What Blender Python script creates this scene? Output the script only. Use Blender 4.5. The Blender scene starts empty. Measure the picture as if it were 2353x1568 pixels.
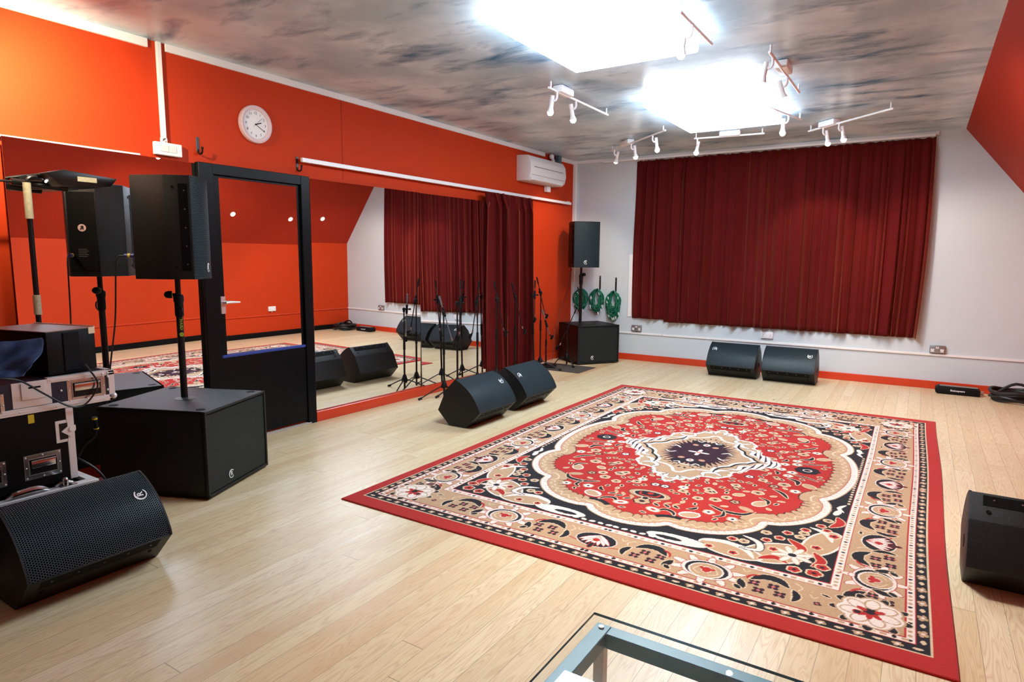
import bpy, bmesh, math, random
import numpy as np
from mathutils import Vector, Matrix
random.seed(7)
S = bpy.context.scene
COL = S.collection
PI = math.pi
# ------------------------------------------------------------------ camera
YAW, PITCH, ROLL, FPX, CX, EYE = -0.5686, -0.1288, 0.0069, 1462.667, 4.4003, 1.43
D, HC = 8.555, 2.844            # back wall, ceiling height
XK, ZK = 5.606, 1.66            # knee wall on the right, where the slope starts
XS = 4.687                      # where the slope meets the ceiling
YN = -2.2                       # wall behind the camera
ca, sa, cb, sb, cg, sg = math.cos(YAW), math.sin(YAW), math.cos(PITCH), math.sin(PITCH), math.cos(ROLL), math.sin(ROLL)
F = Vector((sa * cb, ca * cb, sb)); R0 = Vector((ca, -sa, 0)); U0 = R0.cross(F)
RR = R0 * cg + U0 * sg; UU = -R0 * sg + U0 * cg
cam = bpy.data.cameras.new('camera'); co = bpy.data.objects.new('camera', cam); COL.objects.link(co)
co.matrix_world = Matrix(((RR.x, UU.x, -F.x, CX), (RR.y, UU.y, -F.y, 0), (RR.z, UU.z, -F.z, EYE), (0, 0, 0, 1)))
cam.sensor_width = 36; cam.lens = FPX / 2353 * 36; cam.clip_start = .05
S.camera = co
# ------------------------------------------------------------------ view and light levels
S.view_settings.view_transform = 'Standard'; S.view_settings.look = 'None'
S.view_settings.gamma = 1; S.view_settings.use_curve_mapping = False
S.view_settings.exposure = 0.0
W = bpy.data.worlds.new('world'); S.world = W; W.use_nodes = True
W.node_tree.nodes['Background'].inputs[0].default_value = (.8, .85, .9, 1)
W.node_tree.nodes['Background'].inputs[1].default_value = .3
PANEL = 25.0      # emission of the two big ceiling panels
BULB = 30.0       # emission of the small bulbs
def spot(loc, tgt, power, col, size=1.2, r=.04, blend=.6):
    l = bpy.data.lights.new('spot_beam', 'SPOT'); l.energy = power; l.color = col; l.spot_size = size; l.spot_blend = blend; l.shadow_soft_size = r
    o = bpy.data.objects.new('spot_beam', l); COL.objects.link(o); o.location = loc
    o.rotation_euler = (Vector(tgt) - Vector(loc)).to_track_quat('-Z', 'Y').to_euler(); return o
spot((.62, 1.42, 2.50), (0.0, 1.74, 2.24), 150, (1, .86, .60), 2.3, .03, 1.0)         # spot head left of the frame, aimed at the red wall
spot((3.1, 3.4, 2.6), (4.6, 2.2, 0.0), 150, (1, .84, .66), 1.7)
spot((3.5, 7.25, 2.6), (5.0, 8.1, 0.3), 90, (1, .84, .68), 1.7)
spot((3.45, 7.40, 2.6), (3.30, 8.5, 1.35), 55, (1, .86, .72), 1.1)
spot((3.4, 5.1, 2.6), (5.2, 5.6, 1.0), 90, (1, .84, .66), 1.8)
spot((1.15, 7.4, 2.6), (0.1, 7.8, 1.0), 60, (1, .8, .6), 1.6)

# ------------------------------------------------------------------ materials
def lin(r, g, b):
    f = lambda c: (c / 255 / 12.92) if c / 255 <= .04045 else ((c / 255 + .055) / 1.055) ** 2.4
    return (f(r), f(g), f(b), 1)
class NT:
    def __init__(s, name):
        s.m = bpy.data.materials.new(name); s.m.use_nodes = True; s.t = s.m.node_tree; s.b = s.t.nodes['Principled BSDF']
    def n(s, typ, **kw):
        x = s.t.nodes.new(typ)
        for k, v in kw.items():
            if k.startswith('i_'): x.inputs[k[2:].replace('_', ' ')].default_value = v
            else: setattr(x, k, v)
        return x
    def l(s, a, b): s.t.links.new(a, b)
    def math(s, op, a, b=None, c=None):
        x = s.t.nodes.new('ShaderNodeMath'); x.operation = op
        for i, v in enumerate((a, b, c)):
            if v is None: continue
            if isinstance(v, (int, float)): x.inputs[i].default_value = v
            else: s.l(v, x.inputs[i])
        return x.outputs[0]
    def mix(s, fac, a, b, mode='MIX'):
        x = s.t.nodes.new('ShaderNodeMix'); x.data_type = 'RGBA'; x.blend_type = mode
        for i, v in ((0, fac), (6, a), (7, b)):
            if isinstance(v, (int, float, tuple)): x.inputs[i].default_value = v
            else: s.l(v, x.inputs[i])
        return x.outputs[2]
    def ramp(s, fac, stops):
        x = s.t.nodes.new('ShaderNodeValToRGB'); cr = x.color_ramp
        while len(cr.elements) < len(stops): cr.elements.new(.5)
        for e, (p, c) in zip(cr.elements, stops): e.position = p; e.color = c
        s.l(fac, x.inputs[0]); return x.outputs[0]
    def bump(s, h, strength, dist=.002):
        x = s.t.nodes.new('ShaderNodeBump'); x.inputs['Strength'].default_value = strength; x.inputs['Distance'].default_value = dist
        s.l(h, x.inputs['Height']); s.l(x.outputs[0], s.b.inputs['Normal'])
MATS = {}
def mat(name, col, rough=.5, metal=0, bump=0, bscale=200, var=0, vscale=3, spec=.5, coat=0, sheen=0, sheencol=None, emit=None, estr=0, trans=0, alpha=1):
    if name in MATS: return MATS[name]
    N = NT(name); b = N.b
    b.inputs['Base Color'].default_value = col; b.inputs['Roughness'].default_value = rough; b.inputs['Metallic'].default_value = metal
    b.inputs['Specular IOR Level'].default_value = spec; b.inputs['Coat Weight'].default_value = coat
    if sheen:
        b.inputs['Sheen Weight'].default_value = sheen; b.inputs['Sheen Roughness'].default_value = .35
        b.inputs['Sheen Tint'].default_value = sheencol or col
    if trans: b.inputs['Transmission Weight'].default_value = trans
    if emit: b.inputs['Emission Color'].default_value = emit; b.inputs['Emission Strength'].default_value = estr
    tc = N.n('ShaderNodeTexCoord')
    if bump:
        t = N.n('ShaderNodeTexNoise'); t.inputs['Scale'].default_value = bscale; t.inputs['Detail'].default_value = 2
        N.l(tc.outputs['Object'], t.inputs['Vector']); N.bump(t.outputs[0], bump)
    if var:
        t = N.n('ShaderNodeTexNoise'); t.inputs['Scale'].default_value = vscale; t.inputs['Detail'].default_value = 4
        N.l(tc.outputs['Object'], t.inputs['Vector'])
        o = N.mix(t.outputs[0], tuple(c * (1 - var) for c in col[:3]) + (1,), tuple(min(1, c * (1 + var)) for c in col[:3]) + (1,))
        N.l(o, b.inputs['Base Color'])
    MATS[name] = N.m; return N.m
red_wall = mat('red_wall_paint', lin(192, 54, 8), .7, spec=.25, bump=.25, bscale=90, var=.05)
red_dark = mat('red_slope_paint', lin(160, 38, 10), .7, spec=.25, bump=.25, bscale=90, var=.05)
red_trim = mat('red_gloss_trim', lin(204, 60, 26), .35, bump=.1, bscale=40, var=.08, vscale=8)
white_wall = mat('white_wall_paint', lin(204, 212, 215), .6, bump=.3, bscale=70, var=.03)
white_gloss = mat('white_gloss', lin(238, 236, 234), .35)
white_metal = mat('white_metal', lin(244, 244, 244), .35)
white_plastic = mat('white_plastic', lin(236, 236, 236), .4)
blk_paint = mat('black_gloss_paint', lin(9, 12, 15), .35, bump=.15, bscale=25, spec=.15)
blk_cab = mat('black_textured_paint', lin(12, 16, 18), .42, bump=.9, bscale=420, spec=.34)
blk_dark = mat('matt_black', lin(8, 8, 9), .7, spec=.15)
blk_metal = mat('black_metal', lin(14, 14, 16), .35, spec=.35)
blk_rub = mat('black_rubber', lin(14, 14, 15), .6, spec=.2)
blk_brd = mat('black_phenolic_board', lin(12, 11, 11), .5, bump=.4, bscale=150, spec=.15)
chrome = mat('chrome', lin(190, 190, 192), .22, 1)
alu = mat('brushed_aluminium', lin(224, 222, 221), .36, .35, bump=.1, bscale=60, var=.05)
steel = mat('steel', lin(150, 150, 150), .35, .9)
navy = mat('navy_laminate', lin(18, 28, 48), .45, bump=.3, bscale=250)
blue_edge = mat('blue_plastic_edge', lin(40, 66, 140), .35)
white_print = mat('white_print', lin(232, 236, 236), .5)
lime = mat('lime_print', lin(170, 190, 60), .5)
yellow_tape = mat('yellow_tape', lin(208, 176, 30), .5)
cream_tape = mat('cream_tape', lin(176, 168, 140), .6, var=.35, vscale=60)
green_cable = mat('green_cable', lin(12, 104, 76), .42)
bulb_m = mat('lit_bulb', (1, 1, 1, 1), .4, emit=(1, .93, .84, 1), estr=BULB)
bulb_w = mat('warm_lit_bulb', (1, 1, 1, 1), .4, emit=(1, .85, .65, 1), estr=BULB * 1.2)
panel_m = mat('lit_diffuser', (1, 1, 1, 1), .4, emit=(.82, .965, 1.12, 1), estr=PANEL)
clock_rim = mat('pale_pink_plastic', lin(228, 206, 210), .3)
mirror_m = mat('mirror_silver', (.93, .93, .93, 1), .0, 1)
jeans = mat('navy_cloth', lin(26, 44, 84), .8, bump=.6, bscale=300, sheen=.5, sheencol=(.3, .5, .9, 1), var=.3, vscale=14)
teal_metal = mat('teal_painted_steel', lin(88, 140, 156), .4, var=.12, vscale=10)
brown_board = mat('worn_brown_board', lin(140, 108, 100), .4, var=.25, vscale=9)
bare_wood = mat('bare_chipped_wood', lin(220, 196, 158), .7)
door_mat = mat('dark_felt', lin(70, 66, 60), .9, bump=.6, bscale=200)

def m_glass():
    m = bpy.data.materials.new('clear_sheet_glass'); m.use_nodes = True; t = m.node_tree; t.nodes.clear()
    o = t.nodes.new('ShaderNodeOutputMaterial'); mx = t.nodes.new('ShaderNodeMixShader'); tr = t.nodes.new('ShaderNodeBsdfTransparent'); gl = t.nodes.new('ShaderNodeBsdfGlossy'); fr = t.nodes.new('ShaderNodeFresnel')
    tr.inputs[0].default_value = (.97, .995, .995, 1); gl.inputs['Roughness'].default_value = 0; fr.inputs[0].default_value = 1.45
    ge = t.nodes.new('ShaderNodeNewGeometry'); mm = t.nodes.new('ShaderNodeMath'); mm.operation = 'SUBTRACT'; mm.use_clamp = True; t.links.new(fr.outputs[0], mm.inputs[0]); t.links.new(ge.outputs['Backfacing'], mm.inputs[1]); t.links.new(mm.outputs[0], mx.inputs[0]); t.links.new(tr.outputs[0], mx.inputs[1]); t.links.new(gl.outputs[0], mx.inputs[2]); t.links.new(mx.outputs[0], o.inputs[0]); return m
glass = m_glass()

def m_velvet(name, col, hi):
    N = NT(name); b = N.b; b.inputs['Roughness'].default_value = .85
    b.inputs['Specular IOR Level'].default_value = .15
    b.inputs['Sheen Weight'].default_value = .4; b.inputs['Sheen Roughness'].default_value = .45; b.inputs['Sheen Tint'].default_value = hi
    tc = N.n('ShaderNodeTexCoord'); t = N.n('ShaderNodeTexNoise'); t.inputs['Scale'].default_value = 9; t.inputs['Detail'].default_value = 8
    N.l(tc.outputs['Object'], t.inputs[0]); N.l(N.mix(t.outputs[0], tuple(c * .8 for c in col[:3]) + (1,), tuple(c * 1.2 for c in col[:3]) + (1,)), b.inputs['Base Color'])
    t2 = N.n('ShaderNodeTexNoise'); t2.inputs['Scale'].default_value = 260; N.l(tc.outputs['Object'], t2.inputs[0]); N.bump(t2.outputs[0], .5)
    return N.m
velvet = m_velvet('deep_red_velvet', lin(86, 8, 9), (1, .28, .12, 1))

def m_floor():
    N = NT('sanded_pine_boards'); b = N.b
    tc = N.n('ShaderNodeTexCoord'); sp = N.n('ShaderNodeSeparateXYZ'); N.l(tc.outputs['Object'], sp.inputs[0])
    bx = N.math('DIVIDE', sp.outputs[0], .102); ix = N.math('FLOOR', bx); fx = N.math('FRACT', bx)
    wn = N.n('ShaderNodeTexWhiteNoise', noise_dimensions='1D'); N.l(ix, wn.inputs['W'])
    yo = N.math('ADD', N.math('DIVIDE', sp.outputs[1], 2.9), N.math('MULTIPLY', wn.outputs[0], 7.3)); iy = N.math('FLOOR', yo); fy = N.math('FRACT', yo)
    cv = N.n('ShaderNodeCombineXYZ'); N.l(ix, cv.inputs[0]); N.l(iy, cv.inputs[1])
    w2 = N.n('ShaderNodeTexWhiteNoise', noise_dimensions='3D'); N.l(cv.outputs[0], w2.inputs['Vector'])
    gx = N.math('ADD', N.math('MULTIPLY', sp.outputs[0], 1.0), N.math('MULTIPLY', w2.outputs[0], 31.0))
    gv = N.n('ShaderNodeCombineXYZ'); N.l(gx, gv.inputs[0]); N.l(N.math('MULTIPLY', sp.outputs[1], .085), gv.inputs[1]); N.l(N.math('MULTIPLY', w2.outputs[0], 9.0), gv.inputs[2])
    g1 = N.n('ShaderNodeTexNoise'); g1.inputs['Scale'].default_value = 15; g1.inputs['Detail'].default_value = 2; g1.inputs['Distortion'].default_value = .35; N.l(gv.outputs[0], g1.inputs['Vector'])
    rings = N.math('FRACT', N.math('MULTIPLY', g1.outputs[0], 17.0))
    rings = N.math('POWER', N.math('ABSOLUTE', N.math('SUBTRACT', N.math('MULTIPLY', rings, 2.0), 1.0)), 2.2)
    g2 = N.n('ShaderNodeTexNoise'); g2.inputs['Scale'].default_value = 160; g2.inputs['Detail'].default_value = 3; N.l(gv.outputs[0], g2.inputs['Vector'])
    g3 = N.n('ShaderNodeTexNoise'); g3.inputs['Scale'].default_value = 4.5; g3.inputs['Detail'].default_value = 3; N.l(gv.outputs[0], g3.inputs['Vector'])
    base = N.ramp(w2.outputs[0], [(0, lin(214, 190, 144)), (.35, lin(226, 208, 168)), (.62, lin(219, 197, 152)), (.95, lin(233, 216, 180)), (1, lin(200, 158, 104))])
    c = N.mix(N.math('MULTIPLY', rings, .5), base, lin(182, 140, 86))
    st = N.ramp(g3.outputs[0], [(.5, (0, 0, 0, 1)), (.78, (1, 1, 1, 1))])
    c = N.mix(N.math('MULTIPLY', st, .65), c, lin(190, 142, 84))
    c = N.mix(N.math('MULTIPLY', g2.outputs[0], .25), c, lin(236, 220, 190))
    # knots
    kv = N.n('ShaderNodeCombineXYZ'); N.l(sp.outputs[0], kv.inputs[0]); N.l(N.math('MULTIPLY', sp.outputs[1], .55), kv.inputs[1])
    vo = N.n('ShaderNodeTexVoronoi'); vo.inputs['Scale'].default_value = 2.6; N.l(kv.outputs[0], vo.inputs['Vector'])
    kn = N.ramp(vo.outputs['Distance'], [(.018, (1, 1, 1, 1)), (.04, (0, 0, 0, 1))])
    c = N.mix(N.math('MULTIPLY', kn, .8), c, lin(98, 72, 48))
    # gaps between boards, dark joints at board ends
    e = N.math('ABSOLUTE', N.math('SUBTRACT', fx, .5)); gap = N.math('GREATER_THAN', e, .489)
    ey = N.math('ABSOLUTE', N.math('SUBTRACT', fy, .5)); gy = N.math('GREATER_THAN', ey, .4993)
    gp = N.math('MAXIMUM', gap, gy)
    c = N.mix(N.math('MULTIPLY', gp, .55), c, lin(92, 70, 48))
    N.l(c, b.inputs['Base Color'])
    r = N.math('ADD', .27, N.math('MULTIPLY', g1.outputs[0], .16)); N.l(r, b.inputs['Roughness'])
    b.inputs['Specular IOR Level'].default_value = .55
    N.bump(N.math('SUBTRACT', 1.0, gp), .35, .002)
    return N.m
floor_m = m_floor()

def m_ceiling():
    N = NT('painted_cloud_mural'); b = N.b; b.inputs['Roughness'].default_value = .36
    tc = N.n('ShaderNodeTexCoord'); mp = N.n('ShaderNodeMapping'); mp.inputs['Rotation'].default_value = (0, 0, .62); mp.inputs['Scale'].default_value = (.62, 1.5, 1); mp.inputs['Location'].default_value = (3.1, 1.7, 0)
    N.l(tc.outputs['Object'], mp.inputs[0])
    n1 = N.n('ShaderNodeTexNoise'); n1.inputs['Scale'].default_value = 2.7; n1.inputs['Detail'].default_value = 7; n1.inputs['Roughness'].default_value = .6; n1.inputs['Distortion'].default_value = .25; N.l(mp.outputs[0], n1.inputs[0])
    n2 = N.n('ShaderNodeTexNoise'); n2.inputs['Scale'].default_value = .8; n2.inputs['Detail'].default_value = 5; N.l(tc.outputs['Object'], n2.inputs[0])
    n3 = N.n('ShaderNodeTexNoise'); n3.inputs['Scale'].default_value = 2.2; n3.inputs['Detail'].default_value = 6; N.l(tc.outputs['Object'], n3.inputs[0])
    g = N.mix(N.ramp(n3.outputs[0], [(.38, (0, 0, 0, 1)), (.62, (1, 1, 1, 1))]), lin(220, 238, 246), lin(176, 202, 216))
    f = N.math('ADD', N.math('MULTIPLY', n1.outputs[0], .85), N.math('MULTIPLY', n2.outputs[0], .2))
    k = N.ramp(f, [(.55, (0, 0, 0, 1)), (.61, (.35, .35, .35, 1)), (.72, (1, 1, 1, 1))])
    c = N.mix(k, g, lin(10, 108, 148))
    N.l(c, b.inputs['Base Color']); return N.m
ceil_m = m_ceiling()

def m_grille(name, pitch, hole, c1, c2, rough=.38):
    N = NT(name); b = N.b; b.inputs['Roughness'].default_value = rough; b.inputs['Specular IOR Level'].default_value = .8
    uv = N.n('ShaderNodeUVMap'); sp = N.n('ShaderNodeSeparateXYZ'); N.l(uv.outputs[0], sp.inputs[0])
    def cell(ox):
        ux = N.math('ADD', N.math('DIVIDE', sp.outputs[0], pitch), ox); uy = N.math('ADD', N.math('DIVIDE', sp.outputs[1], pitch * 1.732), ox)
        dx = N.math('SUBTRACT', N.math('FRACT', ux), .5); dy = N.math('MULTIPLY', N.math('SUBTRACT', N.math('FRACT', uy), .5), 1.732)
        return N.math('SQRT', N.math('ADD', N.math('MULTIPLY', dx, dx), N.math('MULTIPLY', dy, dy)))
    d = N.math('MINIMUM', cell(0.0), cell(.5))
    h = N.ramp(d, [(hole - .04, (0, 0, 0, 1)), (hole + .04, (1, 1, 1, 1))])
    N.l(N.mix(h, c1, c2), b.inputs['Base Color']); N.bump(h, .5, .002)
    N.l(N.math('MULTIPLY', h, .45), b.inputs['Specular IOR Level'])
    return N.m
grille_m = m_grille('perforated_steel_grille', .0105, .36, lin(4, 6, 7), lin(46, 64, 70))
grille_s = m_grille('fine_perforated_grille', .0075, .36, lin(4, 5, 5), lin(44, 54, 54))

# ------------------------------------------------------------------ mesh helper
class MB:
    def __init__(s): s.bm = bmesh.new(); s.mats = []; s.mi = 0; s.uvl = None
    def use(s, m):
        if m not in s.mats: s.mats.append(m)
        s.mi = s.mats.index(m); return s
    def _f(s, fs):
        for f in fs: f.material_index = s.mi
    def box(s, lo, hi, M=None, bev=0, seg=1):
        lo, hi = Vector(lo), Vector(hi)
        g = bmesh.ops.create_cube(s.bm, size=1); vs = g['verts']
        T = Matrix.Translation((lo + hi) / 2) @ Matrix.Diagonal((*(hi - lo), 1))
        bmesh.ops.transform(s.bm, matrix=T, verts=vs)
        fs = list({f for v in vs for f in v.link_faces}); s._f(fs)
        if bev:
            es = list({e for v in vs for e in v.link_edges})
            r = bmesh.ops.bevel(s.bm, geom=es, offset=bev, segments=seg, affect='EDGES', profile=.5)
            s._f(r['faces']); vs = list({v for f in r['faces'] for v in f.verts} | {v for v in vs if v.is_valid})
            fs = list({f for v in vs for f in v.link_faces}); vs = list({v for f in fs for v in f.verts})
        if M is not None: bmesh.ops.transform(s.bm, matrix=M, verts=vs)
        return s
    def cyl(s, p0, p1, r, r2=None, seg=16, caps=True):
        p0, p1 = Vector(p0), Vector(p1); d = p1 - p0
        q = d.to_track_quat('Z', 'Y').to_matrix().to_4x4()
        g = bmesh.ops.create_cone(s.bm, cap_ends=caps, segments=seg, radius1=r, radius2=r if r2 is None else r2, depth=d.length)
        bmesh.ops.transform(s.bm, matrix=Matrix.Translation((p0 + p1) / 2) @ q, verts=g['verts'])
        s._f({f for v in g['verts'] for f in v.link_faces}); return s
    def ball(s, c, r, sc=(1, 1, 1), seg=16, M=None):
        g = bmesh.ops.create_uvsphere(s.bm, u_segments=seg, v_segments=max(6, seg // 2), radius=r)
        T = Matrix.Translation(c) @ Matrix.Diagonal((*sc, 1))
        if M is not None: T = M @ T
        bmesh.ops.transform(s.bm, matrix=T, verts=g['verts']); s._f({f for v in g['verts'] for f in v.link_faces}); return s
    def tube(s, pts, r, seg=8, smooth=0, closed=False):
        pts = [Vector(p) for p in pts]
        if isinstance(r, (list, tuple)) and smooth: m0 = len(r); r = [float(np.interp(i / smooth, range(m0), r)) for i in range((m0 - 1) * smooth + 1)]
        if smooth: pts = catmull(pts, smooth, closed)
        n = len(pts); rings = []; up = Vector((0, 0, 1)); prev = None
        for i, p in enumerate(pts):
            a = pts[(i - 1) % n] if (closed or i) else p; c = pts[(i + 1) % n] if (closed or i < n - 1) else p
            t = (c - a).normalized()
            if prev is None:
                x = t.cross(up if abs(t.z) < .9 else Vector((1, 0, 0))).normalized()
            else: x = (prev - t * prev.dot(t)).normalized()
            prev = x; y = t.cross(x)
            rr = r[i] if isinstance(r, (list, tuple)) else r
            rings.append([s.bm.verts.new(p + (x * math.cos(k * 2 * PI / seg) + y * math.sin(k * 2 * PI / seg)) * rr) for k in range(seg)])
        m = n if closed else n - 1; fs = []
        for i in range(m):
            A, B = rings[i], rings[(i + 1) % n]
            for k in range(seg): fs.append(s.bm.faces.new((A[k], A[(k + 1) % seg], B[(k + 1) % seg], B[k])))
        if not closed: fs += [s.bm.faces.new(rings[0][::-1]), s.bm.faces.new(rings[-1])]
        s._f(fs); return s
    def prism(s, poly, h0, h1, M=None, bev=0):
        """poly in local xy, extruded along local z from h0 to h1"""
        a = [s.bm.verts.new((x, y, h0)) for x, y in poly]; b = [s.bm.verts.new((x, y, h1)) for x, y in poly]; n = len(poly)
        fs = [s.bm.faces.new(a[::-1]), s.bm.faces.new(b)] + [s.bm.faces.new((a[i], a[(i + 1) % n], b[(i + 1) % n], b[i])) for i in range(n)]
        s._f(fs); vs = a + b
        if bev:
            es = list({e for f in fs for e in f.edges}); r = bmesh.ops.bevel(s.bm, geom=es, offset=bev, segments=2, affect='EDGES', profile=.5); s._f(r['faces'])
            fs2 = {f for v in r['verts'] for f in v.link_faces}; vs = list({v for f in fs2 for v in f.verts} | {v for v in vs if v.is_valid})
        if M is not None: bmesh.ops.transform(s.bm, matrix=M, verts=vs)
        return s
    def lathe(s, prof, M=None, seg=32):
        rings = []
        for r, z in prof:
            rings.append([s.bm.verts.new((max(r, 1e-5) * math.cos(k * 2 * PI / seg), max(r, 1e-5) * math.sin(k * 2 * PI / seg), z)) for k in range(seg)])
        fs = []
        for A, B in zip(rings, rings[1:]):
            for k in range(seg): fs.append(s.bm.faces.new((A[k], A[(k + 1) % seg], B[(k + 1) % seg], B[k])))
        fs += [s.bm.faces.new(rings[0][::-1]), s.bm.faces.new(rings[-1])]
        s._f(fs)
        if M is not None: bmesh.ops.transform(s.bm, matrix=M, verts=[v for R in rings for v in R])
        return s
    def grid(s, fn, nu, nv, uvfn=None):
        V = [[s.bm.verts.new(fn(i / nu, j / nv)) for j in range(nv + 1)] for i in range(nu + 1)]
        if uvfn and s.uvl is None: s.uvl = s.bm.loops.layers.uv.new('UVMap')
        for i in range(nu):
            for j in range(nv):
                f = s.bm.faces.new((V[i][j], V[i + 1][j], V[i + 1][j + 1], V[i][j + 1])); f.material_index = s.mi
                if uvfn:
                    for lp, (a, b) in zip(f.loops, ((i, j), (i + 1, j), (i + 1, j + 1), (i, j + 1))): lp[s.uvl].uv = uvfn(a / nu, b / nv)
        return s
    def build(s, name, m=None, parent=None, ang=35):
        me = bpy.data.meshes.new(name); bm = s.bm
        if s.uvl is None: bmesh.ops.recalc_face_normals(bm, faces=bm.faces)
        for e in bm.edges:
            if len(e.link_faces) == 2 and e.calc_face_angle(0) > math.radians(ang): e.smooth = False
        for f in bm.faces: f.smooth = True
        bm.to_mesh(me); bm.free()
        mats = s.mats or [m]
        if name in SPLIT and parent is not None:
            b2 = bmesh.new(); b2.from_mesh(me); n = len(islands(b2)); b2.free(); nm = SINGULAR.get(name, name); first = None
            for k in range(n):
                b3 = bmesh.new(); b3.from_mesh(me); isl = islands(b3); kill = {v for j, i_ in enumerate(isl) if j != k for f in i_ for v in f.verts}
                bmesh.ops.delete(b3, geom=list(kill), context='VERTS'); mk = bpy.data.meshes.new(nm); b3.to_mesh(mk); b3.free()
                for x in mats: mk.materials.append(x)
                o = bpy.data.objects.new(nm, mk); COL.objects.link(o); o.parent = parent; first = first or o
            bpy.data.meshes.remove(me); return first
        for x in mats: me.materials.append(x)
        o = bpy.data.objects.new(name, me); COL.objects.link(o)
        if parent is not None: o.parent = parent
        return o
SPLIT = {'baffle_rim', 'screws', 'rigging_point', 'stems', 'rivets', 'feet', 'corner_trim', 'pole_tape', 'connector_bands', 'gliders', 'glass_pads', 'connector_sleeves', 'rocker_switches', 'switches', 'printed_lines', 'side_recess'}
SINGULAR = {'screws': 'screw', 'stems': 'stem', 'rivets': 'rivet', 'feet': 'foot', 'connector_bands': 'connector_band', 'gliders': 'glider', 'glass_pads': 'glass_pad', 'connector_sleeves': 'connector_sleeve', 'rocker_switches': 'rocker_switch', 'switches': 'switch_rocker', 'printed_lines': 'printed_line'}
def islands(bm):
    seen, out = set(), []
    for f in bm.faces:
        if f in seen: continue
        st, isl = [f], []; seen.add(f)
        while st:
            g = st.pop(); isl.append(g)
            for v in g.verts:
                for h in v.link_faces:
                    if h not in seen: seen.add(h); st.append(h)
        out.append(isl)
    return out
def catmull(pts, k, closed=False):
    n = len(pts); out = []
    g = lambda i: pts[i % n] if closed else pts[max(0, min(n - 1, i))]
    for i in range(n if closed else n - 1):
        a, b, c, d = g(i - 1), g(i), g(i + 1), g(i + 2)
        for j in range(k):
            t = j / k; out.append(.5 * ((2 * b) + (c - a) * t + (2 * a - 5 * b + 4 * c - d) * t * t + (3 * b - a - 3 * c + d) * t ** 3))
    if not closed: out.append(pts[-1])
    return out
def thing(name, label, cat, M=None, group=None):
    o = bpy.data.objects.new(name, None); o.empty_display_size = .1; COL.objects.link(o)
    if M is not None: o.matrix_world = M if isinstance(M, Matrix) else Matrix.Translation(M)
    o['label'] = label; o['category'] = cat
    if group: o['group'] = group
    return o
def tag(o, label, cat, group=None, kind=None):
    o['label'] = label; o['category'] = cat
    if group: o['group'] = group
    if kind: o['kind'] = kind
    return o
def struct(o): o['kind'] = 'structure'; return o
def frameM(x, y, z, loc):
    x, y, z = Vector(x), Vector(y), Vector(z)
    return Matrix(((x.x, y.x, z.x, loc[0]), (x.y, y.y, z.y, loc[1]), (x.z, y.z, z.z, loc[2]), (0, 0, 0, 1)))
def on_left(y, z, x=0): return frameM((0, 1, 0), (0, 0, 1), (1, 0, 0), (x, y, z))
def on_back(x, z, y=D): return frameM((1, 0, 0), (0, 0, 1), (0, -1, 0), (x, y, z))
def on_right(y, z, x=XK): return frameM((0, -1, 0), (0, 0, 1), (-1, 0, 0), (x, y, z))
def rotz(loc, a): return Matrix.Translation(loc) @ Matrix.Rotation(a, 4, 'Z')
def text_to(mb, body, size, M, depth=.0006, align='CENTER', offset=0):
    cu = bpy.data.curves.new('lettering', 'FONT'); cu.body = body; cu.size = size; cu.align_x = align; cu.align_y = 'CENTER'; cu.extrude = depth; cu.offset = offset; cu.resolution_u = 3
    o = bpy.data.objects.new('lettering', cu); COL.objects.link(o)
    me = bpy.data.meshes.new_from_object(o.evaluated_get(bpy.context.evaluated_depsgraph_get()))
    bpy.data.objects.remove(o); bpy.data.curves.remove(cu)
    me.transform(M); n0 = len(mb.bm.faces); mb.bm.from_mesh(me); mb.bm.faces.ensure_lookup_table()
    for f in list(mb.bm.faces)[n0:]: f.material_index = mb.mi
    bpy.data.meshes.remove(me); return mb

# ------------------------------------------------------------------ room shell
T = .12
b = MB().box((-.5, YN - T, -T), (XK + T, D + T, 0)); struct(b.build('floor', floor_m))
b = MB().box((-T, YN - T, HC), (XS + .05, D + T, HC + T)); struct(b.build('ceiling', ceil_m))
b = MB().box((-T, YN, 0), (0, D + T, HC)); struct(b.build('wall_left', red_wall))
b = MB().box((0, D, 0), (XK + T, D + T, HC)); struct(b.build('wall_back', white_wall))
b = MB().box((0, YN - T, 0), (XK + T, YN, HC)); struct(b.build('wall_front', white_wall))
b = MB().box((XK, YN, 0), (XK + T, D, ZK)); struct(b.build('wall_right', red_wall))
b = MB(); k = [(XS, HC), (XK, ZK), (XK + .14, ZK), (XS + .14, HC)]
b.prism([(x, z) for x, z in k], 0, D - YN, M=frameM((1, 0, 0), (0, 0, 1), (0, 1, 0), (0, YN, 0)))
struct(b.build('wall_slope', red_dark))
# trims
b = MB().box((0, YN, HC - .055), (.022, 2.40, HC), bev=.002).box((0, 2.52, HC - .05), (.018, 6.4, HC), bev=.002).box((0, 6.41, HC - .05), (.018, 7.66, HC), bev=.002).box((0, 8.0, HC - .05), (.018, D, HC), bev=.002)
struct(b.build('trim_1', white_gloss))
b = MB().box((0, D - .045, 0), (.05, D, HC), bev=.003); struct(b.build('trim_2', white_gloss))
b = MB().box((.05, D - .02, HC - .04), (4.45, D, HC), bev=.002); struct(b.build('trim_3', white_gloss))
b = MB().box((.05, D - .025, 0), (XK, D, .088), bev=.004); struct(b.build('baseboard_back', red_trim))
b = MB().box((XK - .02, YN, .012), (XK, D - .03, .09), bev=.004).use(blk_dark)
struct(b.build('baseboard_right', red_trim))
b = MB().box((XK - .016, YN, 0), (XK - .001, D - .03, .012)); struct(b.build('trim_4', blk_dark))
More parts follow.
